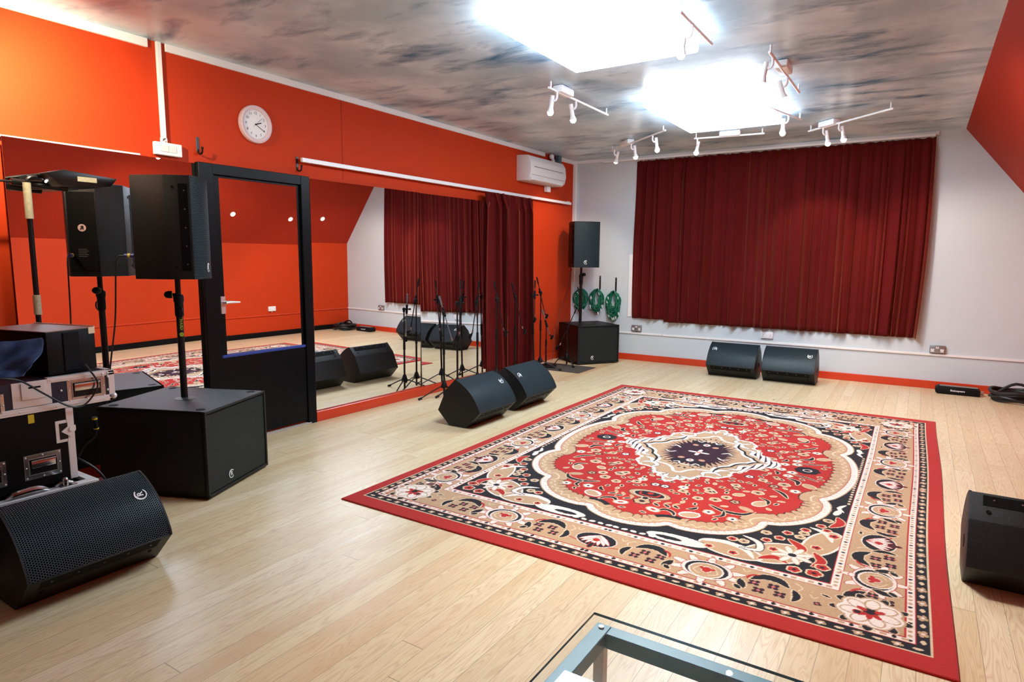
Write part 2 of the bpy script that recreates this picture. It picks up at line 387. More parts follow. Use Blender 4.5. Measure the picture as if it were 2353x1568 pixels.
b = MB().box((.06, D - .016, .375), (1.42, D, .40), bev=.002).box((1.43, D - .016, .375), (XK, D, .40), bev=.002); struct(b.build('trim_5', white_gloss))
b = MB().box((XK - .016, YN, .375), (XK, D - .03, .40), bev=.002); struct(b.build('trim_6', red_trim))
b = MB().box((0, 4.072, 2.12), (.0015, 4.076, HC - .05)); struct(b.build('trim_7', mat('joint_shadow_line', lin(110, 26, 14), .8)))
# angled red strip under the mirrors
def strip_x(y): return .03 + (y - 3.67) * .038
b = MB(); y0, y1 = 3.665, 6.33
b.prism([(0, y0), (strip_x(y0) + .012, y0), (strip_x(y1) + .03, y1), (0, y1)], 0, .086, bev=.002); struct(b.build('baseboard_left', red_trim))
b = MB().box((0, 7.42, 0), (.02, D - .05, .086), bev=.002); struct(b.build('trim_8', red_trim))

# ------------------------------------------------------------------ mirrors
def mirror(y0, y1, z0, z1, yw, ln, off, label, yref):
    """slab whose reflecting face passes x=off at y=yref, z=1, turned by yw and leaned by ln"""
    n = Vector((math.cos(yw) * math.cos(ln), -math.sin(yw) * math.cos(ln), math.sin(ln)))
    fx = lambda y, z: off + (-(n.y) * (y - yref) - n.z * (z - 1)) / n.x
    mb = MB(); P = [(y0, z0), (y1, z0), (y1, z1), (y0, z1)]
    f = [mb.bm.verts.new((fx(y, z), y, z)) for y, z in P]; k = [mb.bm.verts.new((fx(y, z) - .006, y, z)) for y, z in P]
    mb.use(mirror_m); mb._f([mb.bm.faces.new(f)])
    mb.use(steel); mb._f([mb.bm.faces.new(k[::-1])] + [mb.bm.faces.new((f[i], k[i], k[(i + 1) % 4], f[(i + 1) % 4])) for i in range(4)])
    return mb, fx
ms = []
mb, fxL = mirror(1.535, 2.685, .1, 2.085, math.radians(-2.75), 0, .034, '', 2.1); tag(mb.build('wall_mirror'), 'large frameless wall mirror left of the black door frame', 'mirror', 'mirror panels on the red wall')
mb, fxA = mirror(3.69, 5.027, .09, 2.085, math.radians(2.1), -.004, .035, '', 4.3); tag(mb.build('wall_mirror'), 'large frameless wall mirror just right of the black door', 'mirror', 'mirror panels on the red wall')
mb, fxB = mirror(5.031, 6.315, .09, 2.085, math.radians(2.6), math.radians(.8), .085, '', 5.6); tag(mb.build('wall_mirror'), 'wall mirror between the seam and the hanging velvet curtain', 'mirror', 'mirror panels on the red wall')
b = MB().box((0, .9, 2.086), (.03, 2.3, 2.096)); struct(b.build('trim_9', white_gloss))

# ------------------------------------------------------------------ door
fr = struct(MB().box((0, 2.688, 0), (.045, 2.80, 2.095), bev=.003).box((0, 3.575, 0), (.045, 3.662, 2.095), bev=.003).box((0, 2.8, 1.985 + .035), (.045, 3.575, 2.095), bev=.003)
     .box((0.0, 2.80, .0), (.03, 2.815, 2.03)).build('door_1', blk_paint))
fr['label'] = 'black painted door frame'
dr = struct(MB().box((.002, 2.815, .03), (.022, 2.855, 2.018), bev=.002).box((.002, 3.545, .03), (.022, 3.573, 2.018), bev=.002).box((.002, 2.855, .03), (.022, 3.545, .69)).box((.002, 2.855, 2.004), (.022, 3.545, 2.018))
     .build('door_2', blk_paint))
gm, _ = mirror(2.856, 3.544, .69, 2.003, math.radians(.75), 0, .016, '', 3.2); o = gm.build('door_mirror', parent=dr); o['label'] = 'mirror pane of the door'
MB().box((.0225, 2.80, .035), (.034, 3.572, .672), bev=.002).cyl((.034, 2.825, .64), (.037, 2.825, .64), .005).build('kick_panel', blk_paint, dr)
MB().box((.0225, 2.80, .672), (.042, 3.572, .694), bev=.004).build('panel_edge', blue_edge, dr)['label'] = 'blue plastic edging'
h = MB().box((.0225, 2.818, 1.005), (.029, 2.858, 1.135), bev=.003).cyl((.029, 2.84, 1.09), (.06, 2.84, 1.09), .010).tube([(.06, 2.838, 1.09), (.062, 2.88, 1.092), (.06, 2.955, 1.088)], [.011, .010, .006], 10)
for z in (1.017, 1.123): h.cyl((.028, 2.827, z), (.031, 2.827, z), .003)
h.build('door_handle', mat('satin_aluminium', lin(214, 200, 198), .3, .6), dr)['label'] = 'satin lever handle on a plate'
struct(MB().box((0, 2.815, 0), (.05, 3.6, .014), bev=.002).build('trim_10', mat('worn_threshold', lin(176, 164, 150), .6)))

# ------------------------------------------------------------------ rug
RX0, RX1, RY0, RY1 = 1.5974, 4.6103, 2.5193, 6.7198
HW, HL = (RX1 - RX0) / 2, (RY1 - RY0) / 2
def make_rug():
    q = .004; nx, ny = int(HW / q) + 1, int(HL / q) + 1
    xs = (np.arange(nx) + 0) * (HW / (nx - 1)); ys = np.arange(ny) * (HL / (ny - 1))
    X, Y = np.meshgrid(xs, ys, indexing='ij')
    RED, BLK, BEI, WHI, PUR, PNK, CRM = range(7)
    pal = np.array([lin(176, 40, 34)[:3], lin(24, 28, 32)[:3], lin(186, 152, 116)[:3], lin(230, 216, 202)[:3], lin(50, 24, 38)[:3], lin(206, 116, 106)[:3], lin(216, 192, 158)[:3]])
    G = np.full((nx, ny), BEI, np.int8)
    def seld(pts):
        pts = np.array(pts, float); d = np.full(X.shape, 9.0); best = np.zeros(X.shape)
        x0, y0 = pts.min(0) - .12; x1, y1 = pts.max(0) + .12
        i0, i1 = max(0, int(x0 / q)), min(nx, int(x1 / q) + 2); j0, j1 = max(0, int(y0 / q)), min(ny, int(y1 / q) + 2)
        if i1 <= i0 or j1 <= j0: return d, best
        xx, yy = X[i0:i1, j0:j1], Y[i0:i1, j0:j1]; dd = np.full(xx.shape, 9.0); bb = np.zeros(xx.shape); acc = 0
        for a, b_ in zip(pts, pts[1:]):
            e = b_ - a; L = max(np.hypot(*e), 1e-9); t = np.clip(((xx - a[0]) * e[0] + (yy - a[1]) * e[1]) / L / L, 0, 1)
            r = np.hypot(xx - a[0] - t * e[0], yy - a[1] - t * e[1]); k = r < dd; dd[k] = r[k]; bb[k] = (acc + t * L)[k]; acc += L
        d[i0:i1, j0:j1] = dd; best[i0:i1, j0:j1] = bb; return d, best
    def inside(pts):
        m = np.zeros(X.shape, bool); n = len(pts)
        for i in range(n):
            (xa, ya), (xb, yb) = pts[i], pts[(i + 1) % n]
            if ya == yb: continue
            c = ((ya > Y) != (yb > Y)) & (X < (xb - xa) * (Y - ya) / (yb - ya) + xa); m ^= c
        return m
    def ell(cx, cy, rx, ry, a, c, out=None, ow=.008, clip=None):
        ce, se = math.cos(a), math.sin(a); u = (X - cx) * ce + (Y - cy) * se; v = -(X - cx) * se + (Y - cy) * ce
        if out is not None:
            k = (u / (rx + ow)) ** 2 + (v / (ry + ow)) ** 2 < 1; k = k if clip is None else k & clip; G[k] = out
        k = (u / rx) ** 2 + (v / ry) ** 2 < 1; k = k if clip is None else k & clip; G[k] = c
    def stroke(pts, w, c, out=None, ow=.006, taper=False, clip=None):
        p = [Vector((a, b_, 0)) for a, b_ in pts]; p = catmull(p, 6); p = [(v.x, v.y) for v in p]
        d, s_ = seld(p); L = sum(math.dist(a, b_) for a, b_ in zip(p, p[1:]))
        ww = w * np.sqrt(np.clip(np.sin(np.clip(s_ / L, 0.02, .98) * PI), .05, 1)) if taper else w
        if out is not None:
            k = d < ww + ow; k = k if clip is None else k & clip; G[k] = out
        k = d < ww; k = k if clip is None else k & clip; G[k] = c
    def flower(cx, cy, r, c, cc=BLK, n=5, out=None, rot=0, sy=1):
        for pas in (0, 1):
            for i in range(n):
                a = rot + 2 * PI * i / n
                if pas == 0 and out is not None: ell(cx + math.cos(a) * r * .55, cy + math.sin(a) * r * .55 * sy, r * .42 + .008, r * .42 * sy + .008, 0, out)
                elif pas == 1: ell(cx + math.cos(a) * r * .55, cy + math.sin(a) * r * .55 * sy, r * .42, r * .42 * sy, 0, c)
        ell(cx, cy, r * .34, r * .34, 0, cc)
    def leaf(cx, cy, l, w, a, c, out=None): ell(cx, cy, l, w, a, c, out, .006)
    # --- borders (distance to the edge, sides and ends have their own widths)
    ex = HW - X; ey = HL - Y
    B = [(.075, .105), (.083, .115), (.128, .165), (.132, .17), (.16, .20), (.165, .205), (.405, .445), (.41, .45), (.445, .49), (.452, .497)]
    cs = [RED, CRM, BLK, RED, WHI, RED, BEI, RED, WHI, RED]
    G[:] = BLK
    for (bx, by), c in reversed(list(zip(B, cs))): G[(ex < bx) | (ey < by)] = c
    fx, fy = HW - .452, HL - .497       # half extents of the dark inner field
    # motifs on the narrow dark band and dotted white strips
    y = .02
    while y < HL - .14:
        flower(HW - .104, y, .021, BEI, WHI, 4, None, .4, 1.35); ell(HW - .104, y + .065, .009, .016, 0, CRM); y += .13
    x = .02
    while x < HW - .1:
        flower(x, HL - .139, .022, BEI, WHI, 4, None, .4, .8); ell(x + .065, HL - .139, .018, .008, 0, CRM); x += .13
    for (xx, top) in ((HW - .147, HL - .17), (HW - .428, HL - .46)):
        y = .01; k = 0
        while y < top:
            ell(xx, y, .009, .009, 0, BLK if k % 4 == 0 else BEI); y += .034; k += 1
    for (yy, top) in ((HL - .186, HW - .13), (HL - .469, HW - .42)):
        x = .012; k = 0
        while x < top:
            if k % 4 == 0: ell(x, yy, .010, .011, 0, BLK)
            else: G[(abs(X - x) < .011) & (abs(Y - yy) < .009)] = BEI if k % 2 else CRM
            x += .036; k += 1
    # --- wide beige border motifs, drawn in a local frame: t along the border, n across it (+ outwards)
    def P(kind, t, n):
        return (HW - .285 + n, t) if kind == 's' else (t, HL - .325 + n)
    def E(kind, t, n, rt, rn, a, c, out=None, ow=.008):
        x_, y_ = P(kind, t, n); (ell(x_, y_, rn, rt, -a, c, out, ow) if kind == 's' else ell(x_, y_, rt, rn, a, c, out, ow))
    def ST(kind, pts, w, c, out=None, taper=False, ow=.006): stroke([P(kind, *p) for p in pts], w, c, out, ow, taper)
    def palmette(kind, t):
        for i in range(10):
            a = 2 * PI * i / 10 + .3; E(kind, t + .125 * math.cos(a), .085 * math.sin(a), .05, .018, a, WHI, RED, .004)
        E(kind, t, 0, .115, .088, 0, WHI, RED, .004); E(kind, t, 0, .098, .08, 0, BLK, None); E(kind, t, .008, .072, .066, 0, BEI, WHI)
        for s_ in (-1, 1): ST(kind, [(t + s_ * .02, .05), (t + s_ * .055, .02), (t + s_ * .03, -.03)], .003, CRM)
        E(kind, t, .0, .020, .026, 0, RED, WHI, .004); E(kind, t - .022, -.008, .018, .009, .5, RED); E(kind, t + .022, -.008, .018, .009, -.5, RED)
        E(kind, t, -.09, .018, .012, 0, WHI, RED, .003)
    def darkleaf(kind, t):
        E(kind, t, 0, .105, .075, 0, BLK, WHI, .005)
        for i in range(7):
            a = -1.2 + 2.4 * i / 6; ST(kind, [(t, -.055), (t + .05 * math.sin(a), -.02 + .03 * math.cos(a)), (t + .085 * math.sin(a), .01 + .05 * math.cos(a))], .011, WHI, RED, True, .003)
        E(kind, t, 0, .018, .018, 0, RED); E(kind, t, .07, .012, .03, 0, BLK, RED, .004)
        for s_ in (-1, 1): ST(kind, [(t + s_ * .09, .05), (t + s_ * .15, .04), (t + s_ * .17, .08)], .004, RED)
    def birds(kind, t, m=1):
        for (dt, dn) in ((-.055, .05), (.03, .06), (-.02, -.005), (.06, .0)):
            for k in range(4):
                a = PI / 4 + k * PI / 2; E(kind, t + m * dt + .017 * math.cos(a), dn + .017 * math.sin(a), .013, .011, a, PUR, None)
            E(kind, t + m * dt, dn, .008, .008, 0, PNK)
        ST(kind, [(t - m * .075, -.035), (t - m * .03, -.075), (t + m * .03, -.075), (t + m * .075, -.03)], .025, BLK, CRM, True)
        ST(kind, [(t + m * .045, -.085), (t + m * .085, -.06), (t + m * .095, -.02)], .007, RED, None, True)
        ST(kind, [(t + m * .09, .07), (t + m * .11, .03), (t + m * .12, .0)], .018, BLK, CRM, True)
        E(kind, t + m * .115, .075, .022, .012, .8, BLK, CRM, .005)
        ST(kind, [(t - m * .11, .075), (t - m * .12, .03), (t - m * .1, -.02)], .016, BLK, CRM, True)
        ST(kind, [(t - m * .1, -.09), (t - m * .13, -.06), (t - m * .12, -.03)], .003, CRM)
    darkleaf('s', 0); palmette('s', .52); darkleaf('s', 1.02); palmette('s', 1.46)
    for t, m in ((.26, 1), (.77, -1), (1.24, 1), (1.68, -1)): birds('s', t, m)
    darkleaf('e', 0); palmette('e', .56)
    for t, m in ((.28, 1), (.83, -1)): birds('e', t, m)
    # corner flower
    cx, cy = HW - .285, HL - .325
    for i in range(9):
        a = 2 * PI * i / 9 + .2; ell(cx + .1 * math.cos(a), cy + .1 * math.sin(a), .05, .022, a, BLK, CRM, .005)
    flower(cx, cy, .125, WHI, BLK, 7, BEI, .3)
    for i in range(7):
        a = .3 + 2 * PI * i / 7; ell(cx + .07 * math.cos(a), cy + .07 * math.sin(a), .036, .024, a, WHI, BEI, .007)
    for i, a in enumerate((.8, 1.6, 2.4, -2.6, -.4)): ell(cx + .034 * math.cos(a), cy + .034 * math.sin(a), .024, .012, a, RED)
    ell(cx, cy, .017, .017, 0, BLK); ell(cx - .045, cy + .02, .013, .013, 0, BLK, RED, .006)
    # --- inner field
    field = (X < fx) & (Y < fy)
    cus = [(.93, -.53), (.93, .53), (.70, 1.09), (.245, 1.40), (-.245, 1.40)]
    def arc(a, b_, bulge, n=14):
        a, b_ = np.array(a), np.array(b_); m = b_ - a; L = np.hypot(*m); nn = np.array([m[1], -m[0]]) / L; out = []
        for i in range(n):
            t = i / n; out.append(tuple(a + m * t + nn * bulge * (4 * t * (1 - t)) ** .75))
        return out
    half = arc(cus[0], cus[1], .115, 22) + arc(cus[1], cus[2], .125) + arc(cus[2], cus[3], .12) + arc(cus[3], cus[4], .11) + [cus[4]]
    full = [p for p in half if p[0] >= 0 or True]
    poly = half + [(-x_, y_) for x_, y_ in half[::-1] if x_ > .26 and y_ > -.53]
    poly = half[:-1] + [(-.6, 1.2), (-1.2, .5), (-1.2, -.6), (-.2, -1.2), (.6, -1.1)]
    ins = inside(poly) & field
    d, s_ = np.full(X.shape, 9.0), np.zeros(X.shape)
    dd, sd = seld(half); d, s_ = dd, sd
    # seld limits itself to a bounding box; the box of the outline covers the whole quadrant
    # corner area: beige scroll ground with white outlines on the dark field
    def clipo(k): return k & field & ~ins
    cl = field & ~ins
    def blob(cx, cy, rx, ry, a, c, out=None, ow=.012): ell(cx, cy, rx, ry, a, c, out, ow, cl)
    def curl(pts, w, c, out=None, ow=.006): stroke(pts, w, c, out, ow, True, cl)
    blob(.80, 1.42, .16, .10, -.7, BEI, WHI); blob(.60, 1.50, .15, .07, .15, BEI, WHI); blob(.98, 1.18, .07, .17, .25, BEI, WHI)
    blob(.34, 1.54, .16, .05, 0, WHI, BLK, .006); blob(.30, 1.545, .07, .02, 0, BLK, WHI, .004)
    curl([(.45, 1.47), (.55, 1.43), (.66, 1.46), (.72, 1.54)], .020, WHI); curl([(.9, 1.0), (.98, 1.04), (1.02, 1.14)], .018, WHI)
    curl([(.62, 1.30), (.70, 1.34), (.72, 1.43), (.64, 1.45)], .016, WHI, BLK); curl([(.83, 1.22), (.9, 1.30), (.88, 1.38)], .022, RED, CRM)
    curl([(.74, 1.52), (.80, 1.47), (.86, 1.50)], .020, RED, CRM); curl([(.96, 1.32), (1.0, 1.4), (.97, 1.47)], .02, RED, CRM); curl([(1.01, .78), (1.03, .86), (.99, .94)], .022, RED, CRM)
    blob(1.0, .70, .018, .05, .2, WHI, BLK, .004); curl([(1.03, .55), (1.0, .62), (1.03, .68)], .012, WHI)
    for i in range(8):       # pale star by the corner
        a = 2 * PI * i / 8 + .39; ell(.87 + .055 * math.cos(a), 1.40 + .055 * math.sin(a), .042, .014, a, WHI, BEI, .005, cl)
    ell(.87, 1.40, .02, .02, 0, BLK, WHI, .006, cl)
    for (a, b_, r) in ((.985, 1.54, .034), (.90, 1.55, .030), (1.01, 1.46, .03), (.96, 1.25, .024), (.62, 1.53, .022), (.78, 1.38, .022), (.5, 1.52, .02), (1.02, 1.06, .026), (.98, 1.0, .02)):
        if True: flower(a, b_, r, RED, BLK, 5, CRM)
    for i in range(7): ell(.02 + i * .05, 1.575 - .0 * i, .018, .012, .3 * (-1) ** i, WHI, None, 0, cl)
    for i in range(12): ell(1.04, .02 + i * .045, .008, .014, 0, CRM, None, 0, cl)
    # medallion bands
    G[ins] = RED
    wv = .083 + .014 * np.sin(s_ * 75)
    tooth = .138 + .022 * np.abs(np.sin(s_ * 42))
    G[ins & (d < tooth + .006)] = BLK
    G[ins & (d < tooth)] = BEI
    G[ins & (d < tooth) & (d > .112) & (np.abs(((s_ * 42 / PI) % 1) - .0) < .07)] = BLK
    G[ins & (np.abs(d - wv) < .0055)] = CRM
    G[ins & (d < .050)] = RED; G[ins & (d < .046)] = WHI
    G[ins & (d < .046) & (d > .02) & (((s_ * 26) % 1) < .13)] = BEI
    G[ins & (d < .007)] = BEI
    # --- florals on the red ground
    ell(0, 1.02, .13, .07, 0, BEI, BLK, .005); ell(0, 1.02, .095, .05, 0, BLK, WHI, .004); stroke([(0, 1.05), (.05, 1.04), (.06, 1.0)], .007, RED)
    ell(0, 1.0, .02, .02, 0, RED); flower(0, 1.145, .05, BEI, BLK, 6, BLK); ell(0, 1.09, .018, .022, 0, BLK, CRM, .006)
    for s in (.08, .14, .19): leaf(s, 1.12 - s * .2, .028, .012, -.9, BEI); leaf(s + .01, 1.17 - s * .25, .024, .010, .7, BLK, CRM)
    stroke([(.12, 1.24), (.16, 1.19), (.21, 1.21), (.23, 1.25)], .012, BLK, CRM, .006, True); ell(.1, 1.23, .04, .026, .4, WHI, BEI); ell(.1, 1.23, .018, .01, .4, RED)
    ell(.30, 1.19, .052, .036, -.5, BEI, WHI, .01); stroke([(.25, 1.19), (.30, 1.15), (.34, 1.15)], .006, WHI)
    stroke([(.36, .98), (.45, 1.03), (.55, 1.02), (.60, .95)], .015, BLK, CRM, .006, True); stroke([(.45, 1.03), (.46, 1.10), (.42, 1.14)], .009, BLK, CRM, .005, True)
    ell(.55, .93, .05, .026, .5, BEI, RED); flower(.38, 1.09, .03, WHI, BLK, 5, BEI); flower(.52, 1.12, .028, WHI, BLK, 5, BEI); flower(.36, .88, .03, BEI, BLK, 5, CRM)
    ell(.60, .80, .032, .05, .5, BEI, WHI); stroke([(.58, .70), (.63, .73), (.64, .79)], .010, BLK, CRM, .005, True)
    ell(.74, 0, .05, .05, 0, BLK); flower(.74, 0, .085, BLK, WHI, 8, RED); ell(.74, 0, .022, .022, 0, BLK, WHI, .008)
    flower(.66, .10, .03, WHI, BLK, 5, BEI); flower(.83, .10, .024, BEI, BLK, 5); stroke([(.68, .14), (.76, .16), (.83, .20)], .009, BLK, CRM, .005, True)
    stroke([(.66, .24), (.72, .27), (.73, .34)], .015, BLK, CRM, .006, True); ell(.80, .33, .045, .028, .7, BEI, CRM); flower(.66, .38, .034, BEI, BLK, 5, CRM)
    ell(.60, .28, .03, .02, 1.2, BEI); flower(.74, .47, .03, WHI, BLK, 5, BEI); stroke([(.62, .50), (.68, .55), (.72, .62)], .012, BLK, CRM, .006, True)
    flower(.55, .62, .034, BEI, BLK, 5, CRM); ell(.46, .72, .032, .02, -.6, BEI, CRM); flower(.3, .76, .034, BEI, BLK, 5, CRM); leaf(.42, .62, .03, .012, .8, BEI, BLK)
    for i in range(9):
        t = i / 8; px_, py_ = .08 + .50 * t, .86 - .62 * t ** 1.4; flower(px_ + .01, py_ + .02, .026, BEI, BLK, 4, CRM if i % 2 else None, i)
        leaf(px_ + .05, py_ + .05, .017, .008, i * 1.3, BLK, CRM)
    rs = random.Random(11)
    def free(x_, y_, r, c):
        i_, j_, k_ = int(x_ / q), int(y_ / q), max(1, int(r / q)); w_ = G[max(0, i_ - k_):i_ + k_ + 1, max(0, j_ - k_):j_ + k_ + 1]
        return w_.size > 0 and bool((w_ == c).all())
    for _ in range(900):
        x_, y_, r_ = rs.uniform(.03, 1.0), rs.uniform(.03, 1.5), rs.choice((.045, .032, .024))
        i_, j_ = min(nx - 1, int(x_ / q)), min(ny - 1, int(y_ / q))
        if ins[i_, j_] and free(x_, y_, r_, RED):
            a = rs.uniform(0, 6.3)
            if r_ > .04:
                stroke([(x_ - .034 * math.cos(a), y_ - .034 * math.sin(a)), (x_ + .012 * math.sin(a), y_ - .012 * math.cos(a)), (x_ + .034 * math.cos(a), y_ + .034 * math.sin(a))], .011, BLK, CRM, .005, True)
            elif r_ > .03: flower(x_, y_, .026, rs.choice((BEI, WHI)), BLK, 5, rs.choice((BLK, CRM)), a)
            else: leaf(x_, y_, .018, .008, a, rs.choice((BLK, BEI)), CRM)
        elif field[i_, j_] and not ins[i_, j_] and free(x_, y_, .026, BLK): flower(x_, y_, .022, rs.choice((RED, BEI)), BLK, 5, CRM, rs.random())
    # --- inner medallion
    inn = [(.0, -.1), (.56, -.1), (.575, 0), (.55, .07), (.49, .10), (.46, .17), (.41, .19), (.39, .27), (.33, .33), (.335, .42), (.27, .50), (.17, .52), (.14, .60), (.06, .64), (.03, .72), (0, .75), (-.1, .75), (-.1, -.1)]
    im = inside(inn); di, si = seld(inn[1:16])
    G[im] = BEI; G[im & (di < .01 + .016 * np.abs(np.sin(si * 50)))] = WHI; k = im & (X > .36) & (di < .085) & (Y < .3); G[k] = WHI
    G[k & (((X * 26 + np.abs(Y) * 4) % 1) + np.abs(di - .045) * 9 < .45)] = PUR
    G[im & (di > .11) & (di < .13) & (X > .2)] = BLK; G[im & (di > .128) & (di < .15)] = WHI
    for pts in ([(.28, .44), (.22, .40), (.16, .44), (.18, .50)], [(.05, .58), (.12, .60), (.14, .54)], [(.40, .12), (.34, .16), (.34, .24), (.28, .26)], [(.30, .30), (.24, .33), (.22, .40)]): stroke(pts, .017, WHI, BLK, .003, True)
    stroke([(0, .66), (.04, .63), (.03, .58)], .014, WHI, BLK, .003, True)
    for (a, b_, r) in ((.22, .12, .03), (.12, .40, .025), (.2, .22, .02)): stroke([(a - r, b_), (a, b_ + r), (a + r, b_)], .003, PNK)
    # centre star
    star = []
    for i in range(0, 25):
        a = -.1 + i * (PI / 2 + .2) / 24; R_ = 1 / math.hypot(math.cos(a) / .235, math.sin(a) / .33); R_ *= 1.14 if i % 2 else .84; star.append((R_ * math.cos(a), R_ * math.sin(a)))
    star = [(-.05, -.05)] + star
    G[inside(star)] = PUR
    ell(.07, .27, .05, .05, .8, BLK); ell(0, .215, .026, .032, 0, WHI); ell(0, .215, .011, .013, 0, RED); ell(.075, .18, .022, .018, .6, BEI, PNK, .003)
    stroke([(0, .33), (.04, .32), (.06, .28), (.09, .3)], .006, WHI); stroke([(.15, .05), (.19, .09), (.23, .06)], .008, WHI, BLK, .004, True)
    for i in range(5): leaf(.02 + .045 * i, .40 - .035 * i, .014, .008, 1.2 - i * .2, PUR)
    for k in range(4): a = k * PI / 2; ell(.035 * math.cos(a), .035 * math.sin(a), .045, .016, a, WHI); 
    ell(0, 0, .018, .018, 0, PNK)
    bord = (((ex > .165) & (ey > .205)) & ((ex < .405) | (ey < .445)))
    for _ in range(2600):
        x_, y_ = rs.uniform(0, HW), rs.uniform(0, HL); i_, j_ = min(nx - 1, int(x_ / q)), min(ny - 1, int(y_ / q))
        if bord[i_, j_] and free(x_, y_, .026, BEI):
            a = rs.uniform(0, 6.3); m_ = rs.random()
            if m_ < .4: leaf(x_, y_, .019, .007, a, BLK, CRM)
            elif m_ < .75: stroke([(x_ - .016, y_ - .012), (x_, y_ + .012), (x_ + .016, y_ - .008)], .0028, CRM)
            else: flower(x_, y_, .018, PUR, PNK, 4, None, a)
    # clip anything painted over the outer red border
    G[(ex < .075) | (ey < .105)] = RED
    # mirror to the whole rug
    Q = pal[G]
    full = np.concatenate([Q[::-1][:-1], Q], 0); full = np.concatenate([full[:, ::-1][:, :-1], full], 1)
    rng = np.random.default_rng(3); full = full * (1 + (rng.random(full.shape[:2])[..., None] - .5) * .22)
    NX, NY = full.shape[:2]
    gx = np.linspace(-HW, HW, NX); gy = np.linspace(-HL, HL, NY); GX, GY = np.meshgrid(gx, gy, indexing='ij')
    GZ = .009 + 0 * GX + .0006 * np.sin(GX * 3.1 + 1) * np.sin(GY * 2.2)
    edge = np.minimum(HW - np.abs(GX), HL - np.abs(GY)); GZ = np.where(edge < .003, .0045, GZ)
    wob = .006 * np.sin(GY * 2.3 + .5) * (GX / HW); wob2 = -.014 * np.clip(1 - np.abs(GX - .7) / .9, 0, 1) * (GY < 0) * (-GY / HL)
    V = np.stack([GX + wob, GY + wob2, GZ], -1).reshape(-1, 3)
    idx = np.arange(NX * NY).reshape(NX, NY); Fq = np.stack([idx[:-1, :-1], idx[1:, :-1], idx[1:, 1:], idx[:-1, 1:]], -1).reshape(-1, 4)
    # skirt down to the floor
    ring = np.concatenate([idx[:, 0], idx[-1, 1:], idx[-2::-1, -1], idx[0, -2:0:-1]]); nr = len(ring)
    low = V[ring].copy(); low[:, 2] = .0005; base = len(V); V = np.concatenate([V, low]); li = base + np.arange(nr)
    Fs = np.stack([ring, li, np.roll(li, -1), np.roll(ring, -1)], -1); Fq = np.concatenate([Fq, Fs])
    me = bpy.data.meshes.new('rug'); me.vertices.add(len(V)); me.vertices.foreach_set('co', V.astype(np.float32).ravel())
    me.loops.add(Fq.size); me.loops.foreach_set('vertex_index', Fq.astype(np.int32).ravel())
    me.polygons.add(len(Fq)); me.polygons.foreach_set('loop_start', np.arange(0, Fq.size, 4, dtype=np.int32))
    me.update(calc_edges=True)
    C = np.concatenate([full.reshape(-1, 3), full.reshape(-1, 3)[ring]]); C = np.concatenate([C, np.ones((len(C), 1))], 1)
    at = me.color_attributes.new('weave', 'FLOAT_COLOR', 'POINT'); at.data.foreach_set('color', C.astype(np.float32).ravel())
    N = NT('woven_rug_pile'); N.b.inputs['Roughness'].default_value = .95; N.b.inputs['Specular IOR Level'].default_value = .1
    N.b.inputs['Sheen Weight'].default_value = .15
    a = N.n('ShaderNodeAttribute'); a.attribute_name = 'weave'
    tc = N.n('ShaderNodeTexCoord'); t = N.n('ShaderNodeTexNoise'); t.inputs['Scale'].default_value = 330; N.l(tc.outputs['Object'], t.inputs[0])
    N.l(N.mix(.35, a.outputs['Color'], t.outputs['Color'], 'OVERLAY') if False else a.outputs['Color'], N.b.inputs['Base Color'])
    N.bump(t.outputs[0], .7, .003); me.materials.append(N.m)
    o = bpy.data.objects.new('patterned_rug', me); COL.objects.link(o); o.location = ((RX0 + RX1) / 2, (RY0 + RY1) / 2, 0)
    tag(o, 'large oriental rug with red border and scalloped central medallion on the board floor', 'rug')
make_rug()

# ------------------------------------------------------------------ speakers
# cross-section of the multi-angle cabinet: s along the baffle, t back from it
PRO = [(0, 0), (.368, 0), (.368, .138), (.297, .331), (.126, .331), (0, .205)]
SL = .575
def logo_part(parent, M, size=.026):
    """pale crescent around the letter R"""
    mb = MB(); n = 26; o_, i_ = [], []
    for k in range(n + 1):
        a = math.radians(42) + math.radians(276) * k / n; o_.append((size * math.cos(a), size * math.sin(a)))
        w = size * (.16 + .14 * math.sin(PI * min(1, (k / n) * 1.25 + .12)) ** 2); i_.append(((size - w) * math.cos(a), (size - w) * math.sin(a)))
    for k in range(n):
        vs = []
        for z in (0, .002): vs.append([mb.bm.verts.new((*p, z)) for p in (o_[k], o_[k + 1], i_[k + 1], i_[k])])
        lo, hi = vs; mb.bm.faces.new(hi)
        for q in range(4): mb.bm.faces.new((lo[q], lo[(q + 1) % 4], hi[(q + 1) % 4], hi[q]))
    text_to(mb, 'R', size * 1.35, Matrix.Translation((size * .05, 0, .001)), .001, offset=.0006)
    ob = mb.build('logo_badge', white_print, parent); ob.data.transform(M); ob['label'] = 'pale crescent and letter R badge'; return ob
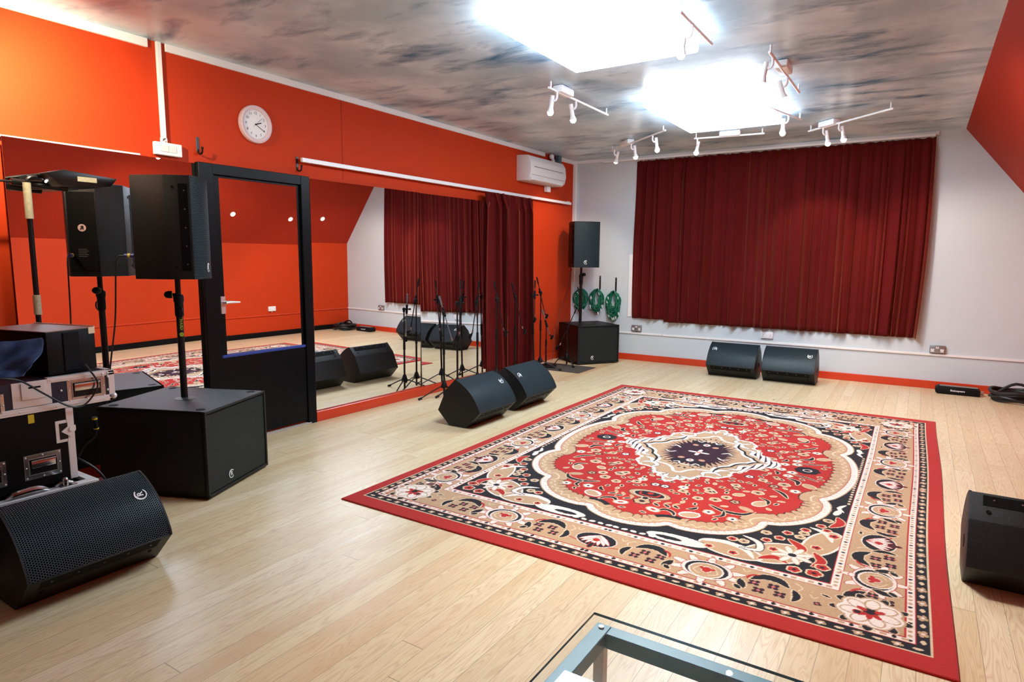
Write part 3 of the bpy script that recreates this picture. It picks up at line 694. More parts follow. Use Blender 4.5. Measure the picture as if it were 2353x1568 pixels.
def cabinet(label, M, L=SL, sc=1.0, flip=False, wedge=True, logo_end=0, logo_rot=0, group=None, name='floor_monitor', cat='speaker', hi=True, rear=False):
    """local frame: x = along baffle (s), y = back (t), z = along the length; the object's matrix M places it"""
    root = thing(name, label, cat, M, group)
    fl = lambda p: ((.368 - p[0]) if flip else p[0], p[1])
    pro = [tuple(c * sc for c in fl(p)) for p in PRO]
    if flip: pro = pro[::-1]
    # cabinet body, baffle edge slightly recessed behind the curved grille
    mb = MB(); mb.prism(pro, 0, L, bev=.004); mb.build('cabinet', blk_cab, root)
    w = .368 * sc; bul = .043 * sc
    gm = MB().use(grille_m)
    def gfn(u, v): return (.006 + (w - .012) * u, -.002 - bul * math.sin(PI * u) ** .8 if 0 < u < 1 else -.0015, .008 + (L - .016) * v)
    gm.grid(gfn, 22, 2, lambda u, v: (u * w * 1.06, v * L))
    g = gm.build('grille', parent=root, ang=60)
    # end cheeks following the curve
    cm = MB()
    cur = [(w * u / 22, -.003 - bul * math.sin(PI * u / 22) ** .8 if 0 < u < 22 else 0) for u in range(23)]
    for z0, z1 in ((0, .009), (L - .009, L)): cm.prism([(w, .004)] + [(0, .004)] + cur, z0, z1)
    cm.build('baffle_rim', blk_cab, root)
    # handle recess and screws on the two short flanks next to the baffle
    for side, t1 in ((0, .205), (1, .138)):
        s_ = (0 if side == 0 else .368); s_ = (.368 - s_) if flip else s_; sx = s_ * sc; nx = -1 if s_ == 0 else 1
        rm = MB(); a, bb = .012 * sc, (.062 if side else .075) * sc
        rm.box((min(sx - nx * .0, sx + nx * .0015), a, .05), (max(sx, sx + nx * .0015), bb, L - .05), bev=.0006)
        rm.build('side_recess', blk_dark, root)
        sm = MB()
        for k in range(5): sm.cyl((sx + nx * .001, a + .02, .09 + (L - .18) * k / 4), (sx + nx * .004, a + .02, .09 + (L - .18) * k / 4), .004, seg=8)
        sm.build('screws', steel, root)
        MB().cyl((sx, bb + .03, .07), (sx + nx * .0025, bb + .03, .07), .009).cyl((sx, bb + .03, L - .07), (sx + nx * .0025, bb + .03, L - .07), .009).build('rigging_point', blk_dark, root)
    # socket in each end
    MB().lathe([(0, -.0015), (.03, -.0015), (.03, .002)], Matrix.Translation((w / 2, .16 * sc, 0))).build('pole_socket', blk_dark, root)
    # logo on the grille
    u = .60 if not flip else .40; lz = .07 if logo_end == 0 else L - .07
    yb = -.004 - bul * math.sin(PI * u) ** .8; 
    LM = Matrix.Translation((w * u, yb, lz)) @ frameM((1, 0, 0), (0, 0, 1), (0, -1, 0), (0, 0, 0)) @ Matrix.Rotation(logo_rot, 4, 'Z')
    if flip: pass
    logo_part(root, LM, .028)
    if rear:
        ra, rb = fl((.297, .331)), fl((.126, .331)); x0, x1 = sorted((ra[0] * sc, rb[0] * sc)); yy = .331 * sc
        MB().box((x0 + .01, yy, .04), (x1 - .01, yy + .0025, L * .9), bev=.001).build('rear_panel', blk_dark, root)
        RM = Matrix.Translation(((x0 + x1) / 2, yy + .003, 0)) @ frameM((-1, 0, 0), (0, 0, 1), (0, 1, 0), (0, 0, 0))
        MB().lathe([(0, 0), (.024, 0), (.024, .001), (0, .001)], RM @ Matrix.Translation((0, L * .52, 0))).build('sticker', mat('pale_pink_sticker', lin(230, 190, 186), .6), root)
        tm = MB(); text_to(tm, 'R', .034, RM @ Matrix.Translation((0, L * .52, .0016)), .0003, offset=.0012); tm.build('sticker_letter', blk_dark, root)
        pm = MB()
        for k in range(5): pm.box((-.02 - .01 * (k % 2), L * .29 - k * .012, 0), (.03, L * .29 - k * .012 + .003, .0006), RM)
        pm.build('printed_lines', mat('grey_print', lin(120, 120, 120), .6), root)
    return root
def wedge_M(front_edge, axis_dir, tail_dir):
    """floor monitor: D edge of the section sits on the floor at front_edge, length along axis_dir, tail points to tail_dir.
       section frame: baffle at 45 deg. E=(0,0) is at u=-.14,z=.15 ; s direction = (cos45,sin45) in (u,z); t direction = (sin45,-cos45)"""
    A, Tl = Vector(axis_dir).normalized(), Vector(tail_dir).normalized(); Z = Vector((0, 0, 1))
    s = (Tl + Z).normalized(); t = (Tl - Z).normalized()
    org = Vector(front_edge) + Tl * (-.145) + Z * .145
    # right-handed check: s x t must equal A
    return s, t, org, A
def wedge(label, front, A, Tl, logo_end, logo_rot, group):
    A = Vector(A).normalized(); s, t, org, _ = wedge_M(front, A, Tl)
    if s.cross(t).dot(A) < 0:       # keep a right-handed frame: run the length the other way
        org = org + A * SL; A = -A; logo_end = 1 - logo_end
    M = frameM(s, t, A, org)
    return cabinet(label, M, logo_end=logo_end, logo_rot=PI if logo_end else 0, group=group)
g1 = 'wedge floor monitors on the board floor'
wedge('black wedge floor monitor by the mirror, the nearer one of the pair beside the rug', (1.25, 4.21, .002), (0, 1, 0), (-1, 0, 0), 1, 0, g1)
wedge('black wedge floor monitor by the mirror, the farther one touching the curtain side', (1.25, 4.965, .002), (0, 1, 0), (-1, 0, 0), 0, PI, g1)
wedge('black wedge floor monitor under the big curtain, left one with badge at its left end', (2.237, 7.98, .002), (1, 0, 0), (0, 1, 0), 0, 0, g1)
wedge('black wedge floor monitor under the big curtain, right one with badge at its right end', (2.885, 7.98, .002), (1, 0, 0), (0, 1, 0), 1, 0, g1)
wedge('black wedge floor monitor in the left foreground with white badge by the flight cases', (1.41, .955, .002), (0, 1, 0), (-1, 0, 0), 1, -PI / 2, g1)
wedge('black wedge floor monitor seen from behind at the right edge beside the rug', (4.655, 3.555, .002), (1, 0, 0), (0, -1, 0), 1, 0, g1)

def sub(label, corner, yaw, w=.64, dep=.72, h=.533, group='bass cabinets under the pole speakers'):
    """corner: front corner (camera left of the grille) on the floor; yaw: direction of the grille normal"""
    N_ = Vector((math.cos(yaw), math.sin(yaw), 0)); S_ = Vector((-N_.y, N_.x, 0))
    M = frameM(S_, -N_, Vector((0, 0, 1)), corner)      # x along the front, y back, z up
    if S_.cross(-N_).z < 0: raise ValueError
    root = thing('subwoofer', label, 'speaker', M, group); t = .018
    c = MB(); c.box((0, 0.012, 0.012), (t, dep, h), bev=.003).box((w - t, .012, .012), (w, dep, h), bev=.003).box((0, 0.012, .012), (w, dep, .03), bev=.003).box((0, .0, h - t), (w, dep, h), bev=.003).box((0.005, dep - t, .02), (w - .005, dep, h - .005)).box((0, 0, .012), (t, .03, h), bev=.002).box((w - t, 0, .012), (w, .03, h), bev=.002).box((0, 0, .012), (w, .03, .03), bev=.002).box((t, .03, .03), (w - t, .05, h - t))
    c.build('cabinet', blk_cab, root)
    g = MB().use(grille_s); g.grid(lambda u, v: (t + .004 + (w - 2 * t - .008) * u, .006, .034 + (h - t - .04) * v), 1, 1, lambda u, v: (u * w, v * h)); g.build('grille', parent=root)
    logo_part(root, Matrix.Translation((w * .36, .004, .09)) @ frameM((1, 0, 0), (0, 0, 1), (0, -1, 0), (0, 0, 0)), .027)
    for x, y in ((.06, .07), (w - .06, .07), (.06, dep - .07), (w - .06, dep - .07)):
        MB().lathe([(0, 0), (.026, 0), (.026, .0012), (0, .0012)], Matrix.Translation((x, y, h))).build('foot_cup', blk_dark, root)
    MB().lathe([(0, 0), (.062, 0), (.062, .002), (.056, .0025), (.0, .0025)], Matrix.Translation((w / 2, dep * .5, h))).build('pole_cup', mat('satin_black_ring', lin(40, 46, 48), .4), root)
    f = MB()
    for x, y in ((.06, .07), (w - .06, .07), (.06, dep - .07), (w - .06, dep - .07)): f.cyl((x, y, 0), (x, y, .013), .025)
    f.build('feet', blk_rub, root)
    return root
SUB1 = sub('big black bass cabinet by the door with the pole speaker standing on it', (.966, 2.076, 0), math.radians(23))
SUB2 = sub('big black bass cabinet in the far corner under the pole speaker', (.56, 7.66, 0), math.radians(-36), dep=.6)

def pole(label, base, z0, z1, lime_ring=False, knob_dir=0, group='speaker poles rising from the bass cabinets'):
    root = thing('speaker_pole', label, 'speaker pole', Matrix.Translation((base[0], base[1], z0)), group); H = z1 - z0
    kz = H - .10
    MB().cyl((0, 0, 0), (0, 0, kz - .10), .0205).build('lower_tube', blk_metal, root)
    MB().cyl((0, 0, kz - .10), (0, 0, H - .002), .0165).build('upper_tube', blk_metal, root)
    MB().lathe([(.0215, 0), (.026, .01), (.026, .09), (.03, .1), (.03, .13), (.022, .14)], Matrix.Translation((0, 0, kz - .14))).build('clamp_collar', blk_rub, root)
    a = knob_dir; d = Vector((math.cos(a), math.sin(a), 0)); c = d * .03 + Vector((0, 0, kz))
    MB().cyl(Vector((0, 0, kz)), c + d * .01, .009).cyl(c + d * .004, c + d * .028, .023).ball(c + d * .028, .022, (1, 1, 1)).build('tightening_knob', blk_rub, root)
    if lime_ring: MB().cyl(c + d * .003, c + d * .006, .0242, seg=24).build('knob_ring', lime, root)['label'] = 'lime green ring'
    e = Vector((math.cos(a + 1.9), math.sin(a + 1.9), 0))
    MB().tube([e * .02 + Vector((0, 0, kz - .08)), e * .045 + Vector((0, 0, kz - .085)), e * .05 + Vector((0, 0, kz - .12)), e * .02 + Vector((0, 0, kz - .15))], .005, 8, 4).build('locking_pin', blk_metal, root)
    return root, kz
P1 = (.474, 2.244)
p1, kz = pole('black pole with lime green lettering on the bass cabinet by the door', P1, .5356, 1.292, True, math.radians(-120))
t = MB()
cd = (Vector((CX, 0, 0)) - Vector((P1[0], P1[1], 0))).normalized(); sd = Vector((-cd.y, cd.x, 0))
TM = frameM((0, 0, 1), -(Vector((0, 0, 1)).cross(cd)) * -1, cd, tuple(cd * .021 + Vector((0, 0, .47)) + sd * .006))
text_to(t, 'GRAVITY', .024, TM @ Matrix.Translation((.012, 0, 0)), .0008, offset=.0004)
t.lathe([(.011, 0), (.013, 0), (.013, .001), (.011, .001)], TM @ Matrix.Translation((-.065, 0, 0)), 20)
t.lathe([(.004, 0), (.007, 0), (.007, .001), (.004, .001)], TM @ Matrix.Translation((-.065, 0, 0)), 16)
o = t.build('lettering', lime, p1); o['label'] = 'lime green vertical lettering'
P2 = (.36, 8.12)
p2, _ = pole('thin black pole on the bass cabinet in the far corner', P2, .5356, 1.315, False, math.radians(-10))

def pole_speaker(label, pos, yaw, z0, flip, sc, L, group, rear=False, off=(0, 0)):
    N_ = Vector((math.cos(yaw), math.sin(yaw), 0)); S_ = Vector((-N_.y, N_.x, 0))
    # local x = s, y = t = -N, z up ; right-handed: s x t = z -> s = S_ gives S x -N
    s = S_; t_ = -N_
    if s.cross(t_).z < 0: s = -s; flip = not flip
    org = Vector((pos[0], pos[1], z0)) - s * .184 * sc - t_ * .16 * sc + s * off[0] + t_ * off[1]
    return cabinet(label, frameM(s, t_, Vector((0, 0, 1)), org), L=L, sc=sc, flip=flip, logo_end=0, group=group, name='pole_speaker', rear=rear)
g2 = 'speakers on poles'
PS1 = pole_speaker('black speaker on the pole beside the black door frame', (P1[0] - .022, P1[1] - .012), math.radians(46), 1.292, True, 1.04, .615, g2, True)
pole_speaker('black speaker on the pole in the far corner facing the room', P2, math.radians(-38), 1.315, True, 1.06, .625, g2)

# ------------------------------------------------------------------ cables of the pole speakers
def cable(name, label, pts, r, m, sm=8, cat='cable', group=None):
    return tag(MB().tube(pts, r, 8, sm).build(name, m), label, cat, group)
PLX = .10
cab_m = mat('black_cable', lin(20, 22, 26), .45)
pl = lambda x, y, z: tuple(PS1.matrix_world @ Vector((x, y, z)))
o = cable('speaker_cable', 'thin black cable hanging from the back of the speaker beside the door', [pl(PLX, .41, .14), pl(PLX, .44, .135), pl(PLX, .455, .10), pl(PLX, .46, .02), pl(PLX, .48, -.25), pl(PLX, .52, -.5), pl(PLX, .56, -.78), pl(PLX, .58, -1.05), pl(PLX, .60, -1.27)], .005, cab_m)
MB().cyl(pl(PLX, .351, .14), pl(PLX, .405, .14), .012).build('plug', mat('blue_plug', lin(40, 50, 120), .4), o)['label'] = 'blue plug'
MB().cyl(pl(PLX, .372, .14), pl(PLX, .385, .14), .0135).build('plug_ring', yellow_tape, o)['label'] = 'yellow ring'
cable('speaker_cable', 'thin black cable dropping from the far corner speaker', [(.22, 8.10, 1.30), (.21, 8.10, 1.25), (.17, 8.08, 1.0), (.10, 8.05, .75), (.08, 7.9, .4), (.12, 7.75, .02)], .004, cab_m)
cable('monitor_cable', 'black cable looping out behind the foreground floor monitor', [(1.27, 1.50, .20), (1.27, 1.58, .20), (1.30, 1.63, .14), (1.30, 1.63, .06), (1.24, 1.6, .006), (1.1, 1.62, .006)], .008, cab_m)

# ------------------------------------------------------------------ flight cases (left foreground)
def plate_handle(root, M, w=.17, h=.11, gloss=True, name='recessed_handle'):
    """local xy = plate, z outwards"""
    mb = MB().use(chrome)
    mb.box((-w / 2, -h / 2, 0), (w / 2, h / 2, .002), M, bev=.0009)
    a, bb = w * .36, h * .30
    for lo, hi in (((-a, bb), (a, bb + .005)), ((-a, -bb - .005), (a, -bb)), ((-a - .005, -bb - .005), (-a, bb + .005)), ((a, -bb - .005), (a + .005, bb + .005))):
        mb.box((lo[0], lo[1], .002), (hi[0], hi[1], .006), M, bev=.001)
    mb.use(mat('dark_cup', lin(40, 42, 44), .3, .8)).box((-a, -bb, .0018), (a, bb, .003), M)
    o = mb.build(name, parent=root)
    hb = MB().box((-a * .9, -bb * .15, .006), (a * .9, bb * .75, .010), M, bev=.002, seg=2); hb.cyl(M @ Vector((-a * .92, bb * .8, .010)), M @ Vector((a * .92, bb * .8, .010)), .0045)
    hb.build('grip', chrome, o)
    rv = MB()
    for x, y in ((-w * .45, -h * .42), (0, -h * .43), (w * .45, -h * .42), (-w * .45, h * .42), (0, h * .43), (w * .45, h * .42), (w * .45, 0), (-w * .45, 0)): rv.ball(M @ Vector((x, y, .002)), .004, seg=8)
    rv.build('rivets', alu, o); return o
XC = .90
def caseM(y, z, x=XC): return frameM((0, 1, 0), (0, 0, 1), (1, 0, 0), (x, y, z))
# lower case, only its top frame shows over the monitor
root = thing('flight_case', 'low black flight case with aluminium top frame under the rack case', 'flight case', (0, 0, 0), 'flight cases stacked in the left foreground')
MB().box((.36, .55, .012), (XC + .10, 1.475, .30), bev=.003).build('body', blk_brd, root)
MB().box((XC + .055, .55, .30), (XC + .105, 1.478, .322), bev=.002).box((.36, 1.44, .30), (XC + .055, 1.478, .322), bev=.002).box((.36, .55, .30), (XC + .055, .58, .322), bev=.002).build('metal_frame', alu, root)
l = MB().cyl((XC + .08, 1.34, .322), (XC + .08, 1.34, .345), .013).ball((XC + .08, 1.34, .35), .015).box((XC + .06, 1.315, .322), (XC + .10, 1.385, .326), bev=.001).tube([(XC + .075, 1.30, .33), (XC + .085, 1.33, .345), (XC + .08, 1.37, .33)], .006, 8, 4)
l.build('butterfly_latch', chrome, root)
l = MB().tube([(XC + .08, 1.10, .326), (XC + .09, 1.14, .345), (XC + .09, 1.22, .347), (XC + .08, 1.27, .326)], [.006, .014, .014, .006], 10, 6); l.build('carry_handle', chrome, root)
# rack case
root = thing('rack_case', 'black rack flight case with silver corner trim and recessed chrome handles', 'flight case', (0, 0, 0), 'flight cases stacked in the left foreground')
MB().box((.42, .62, .324), (XC, 1.425, .682), bev=.003).build('body', blk_brd, root)
MB().box((XC - .025, 1.396, .324), (XC + .003, 1.43, .684), bev=.002).box((.42, 1.40, .324), (.45, 1.43, .684), bev=.002).build('corner_trim', alu, root)
plate_handle(root, caseM(1.285, .427), .155, .12)
plate_handle(root, caseM(1.06, .425), .155, .12)
lt = MB().use(alu).box((-.052, -.055, 0), (.028, .055, .002), caseM(1.40, .572), bev=.0009)
lt.use(mat('dark_cup', lin(40, 42, 44))).box((-.036, -.04, .0018), (.0, .04, .003), caseM(1.40, .572))
lt.use(alu).prism([(-.03, 0), (.0, .022), (.034, .022), (.034, -.002), (.01, -.035), (-.005, -.02)], .003, .008, caseM(1.40, .572)).cyl(caseM(1.40, .572) @ Vector((.014, .006, .008)), caseM(1.40, .572) @ Vector((.014, .006, .013)), .011)
lt.build('butterfly_latch', parent=root)
MB().box((XC, 1.24, .64), (XC + .001, 1.265, .681)).build('tape_tag', yellow_tape, root)['label'] = 'yellow tape'
# mixer case tray
root = thing('mixer_case', 'navy flight case tray with wide silver edges and ball corner on top of the rack', 'flight case', (0, 0, 0), 'flight cases stacked in the left foreground')
z0, z1, y1 = .686, .843, 1.632
MB().box((.30, .55, z0 + .004), (XC, y1 - .006, z1 - .004)).build('body', navy, root)
a = MB().box((XC - .03, .55, z0), (XC + .004, y1, z0 + .032), bev=.002)
a.box((XC - .03, .55, z1 - .024), (XC + .004, 1.14, z1 - .004), bev=.002).box((XC - .03, 1.33, z1 - .024), (XC + .004, y1, z1 + .002), bev=.002).box((XC - .03, y1 - .030, z0), (XC + .004, y1, z1), bev=.002)
a.box((.29, y1 - .03, z0), (XC, y1, z0 + .03), bev=.002).box((.29, y1 - .03, z1 - .028), (XC, y1, z1 + .002), bev=.002).box((XC - .028, .55, z0 + .012), (XC + .006, y1 - .005, z0 + .018)).box((XC - .028, 1.34, z1 - .014), (XC + .006, y1 - .005, z1 - .009))
a.build('metal_edging', alu, root)
plate_handle(root, caseM(1.50, .768), .175, .118)
plate_handle(root, caseM(1.09, .745), .13, .11)
lt = MB().use(alu).box((-.085, -.075, .0), (.075, .045, .003), caseM(1.27, .795), bev=.0012).box((-.05, -.04, .003), (.05, .04, .008), caseM(1.27, .795), bev=.002).use(blk_dark).box((-.02, .012, .0082), (.03, .02, .0086), caseM(1.27, .795))
lt.build('slot_latch', parent=root)
rv = MB()
for y in (.8, .95, 1.08, 1.21, 1.36, 1.5): rv.ball((XC + .004, y, z0 + .014), .0045, seg=8)
for y, z in ((1.60, z1 - .012), (1.60, z1 - .03), (1.575, z1 - .012), (1.595, .745), (1.385, .775)): rv.ball((XC + .004, y, z), .006, seg=8)
rv.build('rivets', alu, root)
MB().ball((XC - .002, y1 - .008, z0 + .022), .017).build('ball_corner', alu, root)
# open black box with worn top
root = thing('equipment_box', 'black box with worn brown top and chipped corner on the mixer case', 'box', (0, 0, 0))
A_, B_, C_ = Vector((.865, 1.355)), Vector((.79, 1.605)), Vector((.36, 1.50)); D_ = A_ + C_ - B_
MB().prism([tuple(A_), tuple(B_), tuple(C_), tuple(D_)][::-1], .847, 1.058, bev=.003).build('body', blk_brd, root)
MB().prism([tuple(A_ * .995 + C_ * .005), tuple(B_ * .99 + D_ * .01), tuple(C_), tuple(D_)][::-1], 1.059, 1.063).build('top_board', brown_board, root)['label'] = 'worn brown top'
e = (B_ - A_).normalized(); n2 = Vector((e.y, -e.x))
if n2.x < 0: n2 = -n2
q = B_ + n2 * .0012; MB().prism([tuple(q - e * .035), tuple(q + e * .001), tuple(q + e * .001 - n2 * .004), tuple(q - e * .035 - n2 * .004)], 1.03, 1.0635).build('chipped_corner', bare_wood, root)['label'] = 'bare wood where the corner is chipped'
MB().tube([(*(B_ + (C_ - B_) * t - Vector((0, 0))), 1.066 + .0015 * (i % 2)) for i, t in enumerate(np.linspace(0, 1, 60))], .003, 6).build('rear_edge_binding', alu, root)
mid = A_ * .5 + B_ * .5 + n2 * .002
MB().box((-.05, -.004, -.1), (.04, .012, .095), Matrix.Translation((mid.x, mid.y, .955)) @ Matrix.Rotation(math.atan2(e.y, e.x), 4, 'Z'), bev=.004).build('front_flap', blk_dark, root)
# cloth over the box
def cloth(u, v):
    y = .88 + .44 * u; w = .012 * math.sin(u * 13 + 3 * math.sin(v * 4)) + .009 * math.sin(v * 14 + u * 8) + .004 * math.sin(u * 31 + v * 9)
    z = 1.04 - .15 * v + .02 * math.sin(u * 4 + 1) * v; x = .905 + .012 * math.sin(v * 3.1) + w
    return (x, y + .02 * math.sin(v * 5) - .06 * v * u, z + w * .3 - .02 * v * (1 - u))
c = MB(); c.grid(cloth, 44, 40); o = c.build('draped_cloth', jeans, ang=80)
o.modifiers.new('thick', 'SOLIDIFY').thickness = .006
tag(o, 'crumpled navy blue cloth draped over the black box at the left edge', 'cloth')
cable('jack_cable', 'thin black cable looping in front of the navy flight case', [(.95, 1.02, .90), (.98, 1.12, .885), (.965, 1.2, .86), (.935, 1.30, .78), (.93, 1.40, .70), (.928, 1.47, .69), (.925, 1.53, .75), (.925, 1.54, .80), (.925, 1.51, .86), (.925, 1.49, .895)], .0045, cab_m)
# small things in the dark gap behind the cases
o = cable('connector_cable', 'dark cable with yellow banded connector hanging by the bass cabinet', [(.50, 1.70, .50), (.50, 1.705, .44), (.49, 1.70, .40), (.44, 1.66, .34), (.42, 1.6, .2), (.42, 1.60, .02)], .005, cab_m)
MB().cyl((.50, 1.70, .52), (.50, 1.705, .44), .012).build('connector', blk_rub, o)
MB().cyl((.50, 1.70, .515), (.50, 1.7005, .505), .0135).cyl((.50, 1.7045, .455), (.50, 1.705, .449), .0135).build('connector_bands', yellow_tape, o)['label'] = 'yellow bands'
cable('floor_cable', 'black cable arching out behind the rack case trim', [(.70, 1.45, .40), (.78, 1.50, .37), (.82, 1.56, .30), (.84, 1.60, .2), (.86, 1.64, .02)], .006, cab_m)
b = MB().use(mat('red_card', lin(110, 16, 14), .6)).box((.62, 1.50, .0), (.78, 1.66, .20), bev=.002).use(mat('cream_label', lin(196, 180, 130), .6)).box((.7805, 1.50, .165), (.782, 1.655, .20))
tag(b.build('carton'), 'dark red carton with cream band in the gap behind the rack case', 'box')

# ------------------------------------------------------------------ taped stand with flat black desk above the cases
root = thing('music_stand', 'black stand with taped pole and tilted black desk above the flight cases', 'stand', (0, 0, 0))
px, py = .235, 1.570
MB().tube([(px - .08, py + .05, .04), (px - .06, py + .04, .2), (px, py, .42)], .0135, 12, 4).cyl((px, py, .41), (px, py, 1.815), .0135).build('pole', blk_metal, root)
tp = MB().cyl((px, py, 1.63), (px, py, 1.825), .0195).cyl((px, py, 1.10), (px, py, 1.21), .0185); tp.build('pole_tape', cream_tape, root)['label'] = 'cream tape wrapped round the pole'
MB().tube([(px, py, 1.81), (px, py + .008, 1.842), (px, py + .04, 1.857), (px, py + .14, 1.853)], .012, 10, 5).build('bent_arm', blk_metal, root)
MB().prism([(1.617, 1.876), (1.701, 1.902), (1.983, 1.879), (1.946, 1.832), (1.90, 1.825), (1.69, 1.815)], .11, .36, frameM((0, 1, 0), (0, 0, 1), (1, 0, 0), (0, 0, 0)), bev=.002).build('desk', blk_metal, root)
MB().box((.3605, 1.77, 1.845), (.362, 1.87, 1.872)).build('desk_tape', cream_tape, root)['label'] = 'piece of cream tape'
MB().cyl((.20, 1.51, 1.828), (.20, 1.78, 1.815), .018).tube([(.20, 1.51, 1.828), (.20, 1.4, 1.825), (.20, 1.2, 1.81)], .007, 8, 4).build('cross_bar', blk_metal, root)
MB().ball((.255, 1.655, 1.838), .006, seg=10).build('bulb', bulb_m, root)['label'] = 'tiny glowing bead'  # small emissive bead added for a bright point beside the arm
MB().lathe([(0, 0), (.115, 0), (.115, .012), (.03, .022), (.018, .05), (0, .05)], Matrix.Translation((px - .08, py + .05, 0))).build('round_base', blk_metal, root)


# ------------------------------------------------------------------ microphone stands
grey_metal = mat('grey_metal', lin(120, 122, 126), .35, .6)
def mic_stand(label, x, y, H=1.0, baz=0, btilt=75, upL=.26, dnL=.42, rot=0, base='tripod', boom='black', legs=.27, lean=(0, 0), pole_top=None):
    """baz: heading of the lower end of the boom (rad); btilt: its slope below horizontal (deg)"""
    root = thing('microphone_stand', label, 'microphone stand', Matrix.Translation((x, y, 0)), 'microphone stands along the mirror wall')
    lx, ly = lean; top = Vector((lx, ly, H)); bm_ = blk_metal if boom == 'black' else grey_metal
    if base == 'tripod':
        MB().cyl((0, 0, .025), tuple(top * .55), .0105, seg=12).build('lower_tube', blk_metal, root)
        MB().lathe([(.014, .10), (.034, .105), (.030, .135), (.016, .175), (.012, .18)], seg=16).build('hub', blk_rub, root)
        for k in range(3):
            a = rot + k * 2.0944; d = Vector((math.cos(a), math.sin(a), 0))
            lg = MB().tube([d * .022 + Vector((0, 0, .125)), d * .12 + Vector((0, 0, .085)), d * legs + Vector((0, 0, .018))], .0065, 8).build('leg', blk_metal, root)
            MB().cyl(d * (legs - .018) + Vector((0, 0, .022)), d * (legs + .02) + Vector((0, 0, .012)), .012, .0115).build('rubber_foot', blk_rub, lg)
    else:
        MB().box((-.14, -.10, 0), (.14, .10, .03), Matrix.Rotation(rot, 4, 'Z'), bev=.008, seg=2).build('weighted_base', blk_rub, root)
        MB().cyl((0, 0, .03), tuple(top * .55), .0105, seg=12).cyl((0, 0, .03), (0, 0, .06), .016).build('lower_tube', blk_metal, root)
    MB().cyl(tuple(top * .54), tuple(top), .0075, seg=12).build('upper_tube', blk_metal, root)
    MB().cyl(tuple(top * .52), tuple(top * .66), .0135, .0125, seg=14).build('clutch', blk_rub, root)
    MB().cyl(tuple(top - Vector((0, 0, .012))), tuple(top + Vector((0, 0, .02))), .013).ball(tuple(top + Vector((0, 0, .02))), .019, seg=12).build('swivel_joint', blk_rub, root)
    d = Vector((math.cos(baz), math.sin(baz), 0)); sd = Vector((-d.y, d.x, 0)); tl = math.radians(btilt); q = d * math.cos(tl) - Vector((0, 0, 1)) * math.sin(tl)
    j = top + Vector((0, 0, .02)) + sd * .03
    MB().cyl(tuple(top + Vector((0, 0, .02))), tuple(j + sd * .008), .010).cyl(tuple(j - q * .05), tuple(j + q * .05), .0125).cyl(tuple(j - d * .0), tuple(j + sd * .03), .007).ball(tuple(j + sd * .034), .012, seg=10).build('boom_clamp', blk_rub, root)
    bo = MB().cyl(tuple(j - q * upL), tuple(j + q * dnL), .0055, seg=10).build('boom_arm', bm_, root)
    MB().cyl(tuple(j - q * upL), tuple(j - q * (upL - .09)), .0095, seg=12).build('boom_grip', blk_rub if boom == 'black' else bm_, bo)
    e = j + q * dnL
    MB().cyl(tuple(e - q * .02), tuple(e + q * .012), .009, seg=10).build('thread_adaptor', chrome, bo)
    MB().cyl(tuple(e + q * .012), tuple(e + q * .03 + d * .012), .009).box((-.012, -.016, -.03), (.012, .016, .03), Matrix.Translation(e + q * .05 + d * .018) @ Matrix.Rotation(.4, 4, 'Y'), bev=.004).build('microphone_clip', blk_rub, bo)
    return root
mic_stand('black microphone stand nearest the door, its grey boom hanging right', .34, 5.06, .865, math.radians(35), 74, .17, .30, rot=-2.0, boom='grey')
mic_stand('black microphone stand second from the door, behind the nearer floor monitor', .36, 5.26, .95, math.radians(-60), 80, .24, .32, rot=.3)
mic_stand('black microphone stand third from the door, boom hanging left before the mirror', .36, 5.62, .95, math.radians(200), 82, .22, .34, rot=.9)
mic_stand('black microphone stand at the left side of the hanging curtain', .37, 5.98, .96, math.radians(20), 78, .20, .36, rot=.1)
mic_stand('black microphone stand in front of the middle of the hanging curtain', .38, 6.36, .96, math.radians(40), 76, .17, .38, rot=1.3)
mic_stand('black microphone stand leaning at the right edge of the hanging curtain', .41, 6.76, .97, math.radians(-60), 80, .18, .26, rot=.1, lean=(-.01, -.04), legs=.20)
mic_stand('black microphone stand against the bare red wall, boom hanging to the right', .335, 7.04, .985, math.radians(50), 76, .20, .27, rot=.35, legs=.26)
mic_stand('short microphone stand on a heavy square base near the far bass cabinet', .29, 7.27, .56, math.radians(30), 72, .20, .14, rot=.5, base='square', boom='grey')
mic_stand('small microphone stand just in front of the far bass cabinet', .47, 7.52, .50, math.radians(215), 66, .30, .24, rot=-.55, legs=.17)
tag(MB().box((.12, 7.1, 0.0005), (.86, 7.62, .006), bev=.002).build('floor_mat', door_mat), 'dark felt mat under the short stands in front of the far bass cabinet', 'mat')

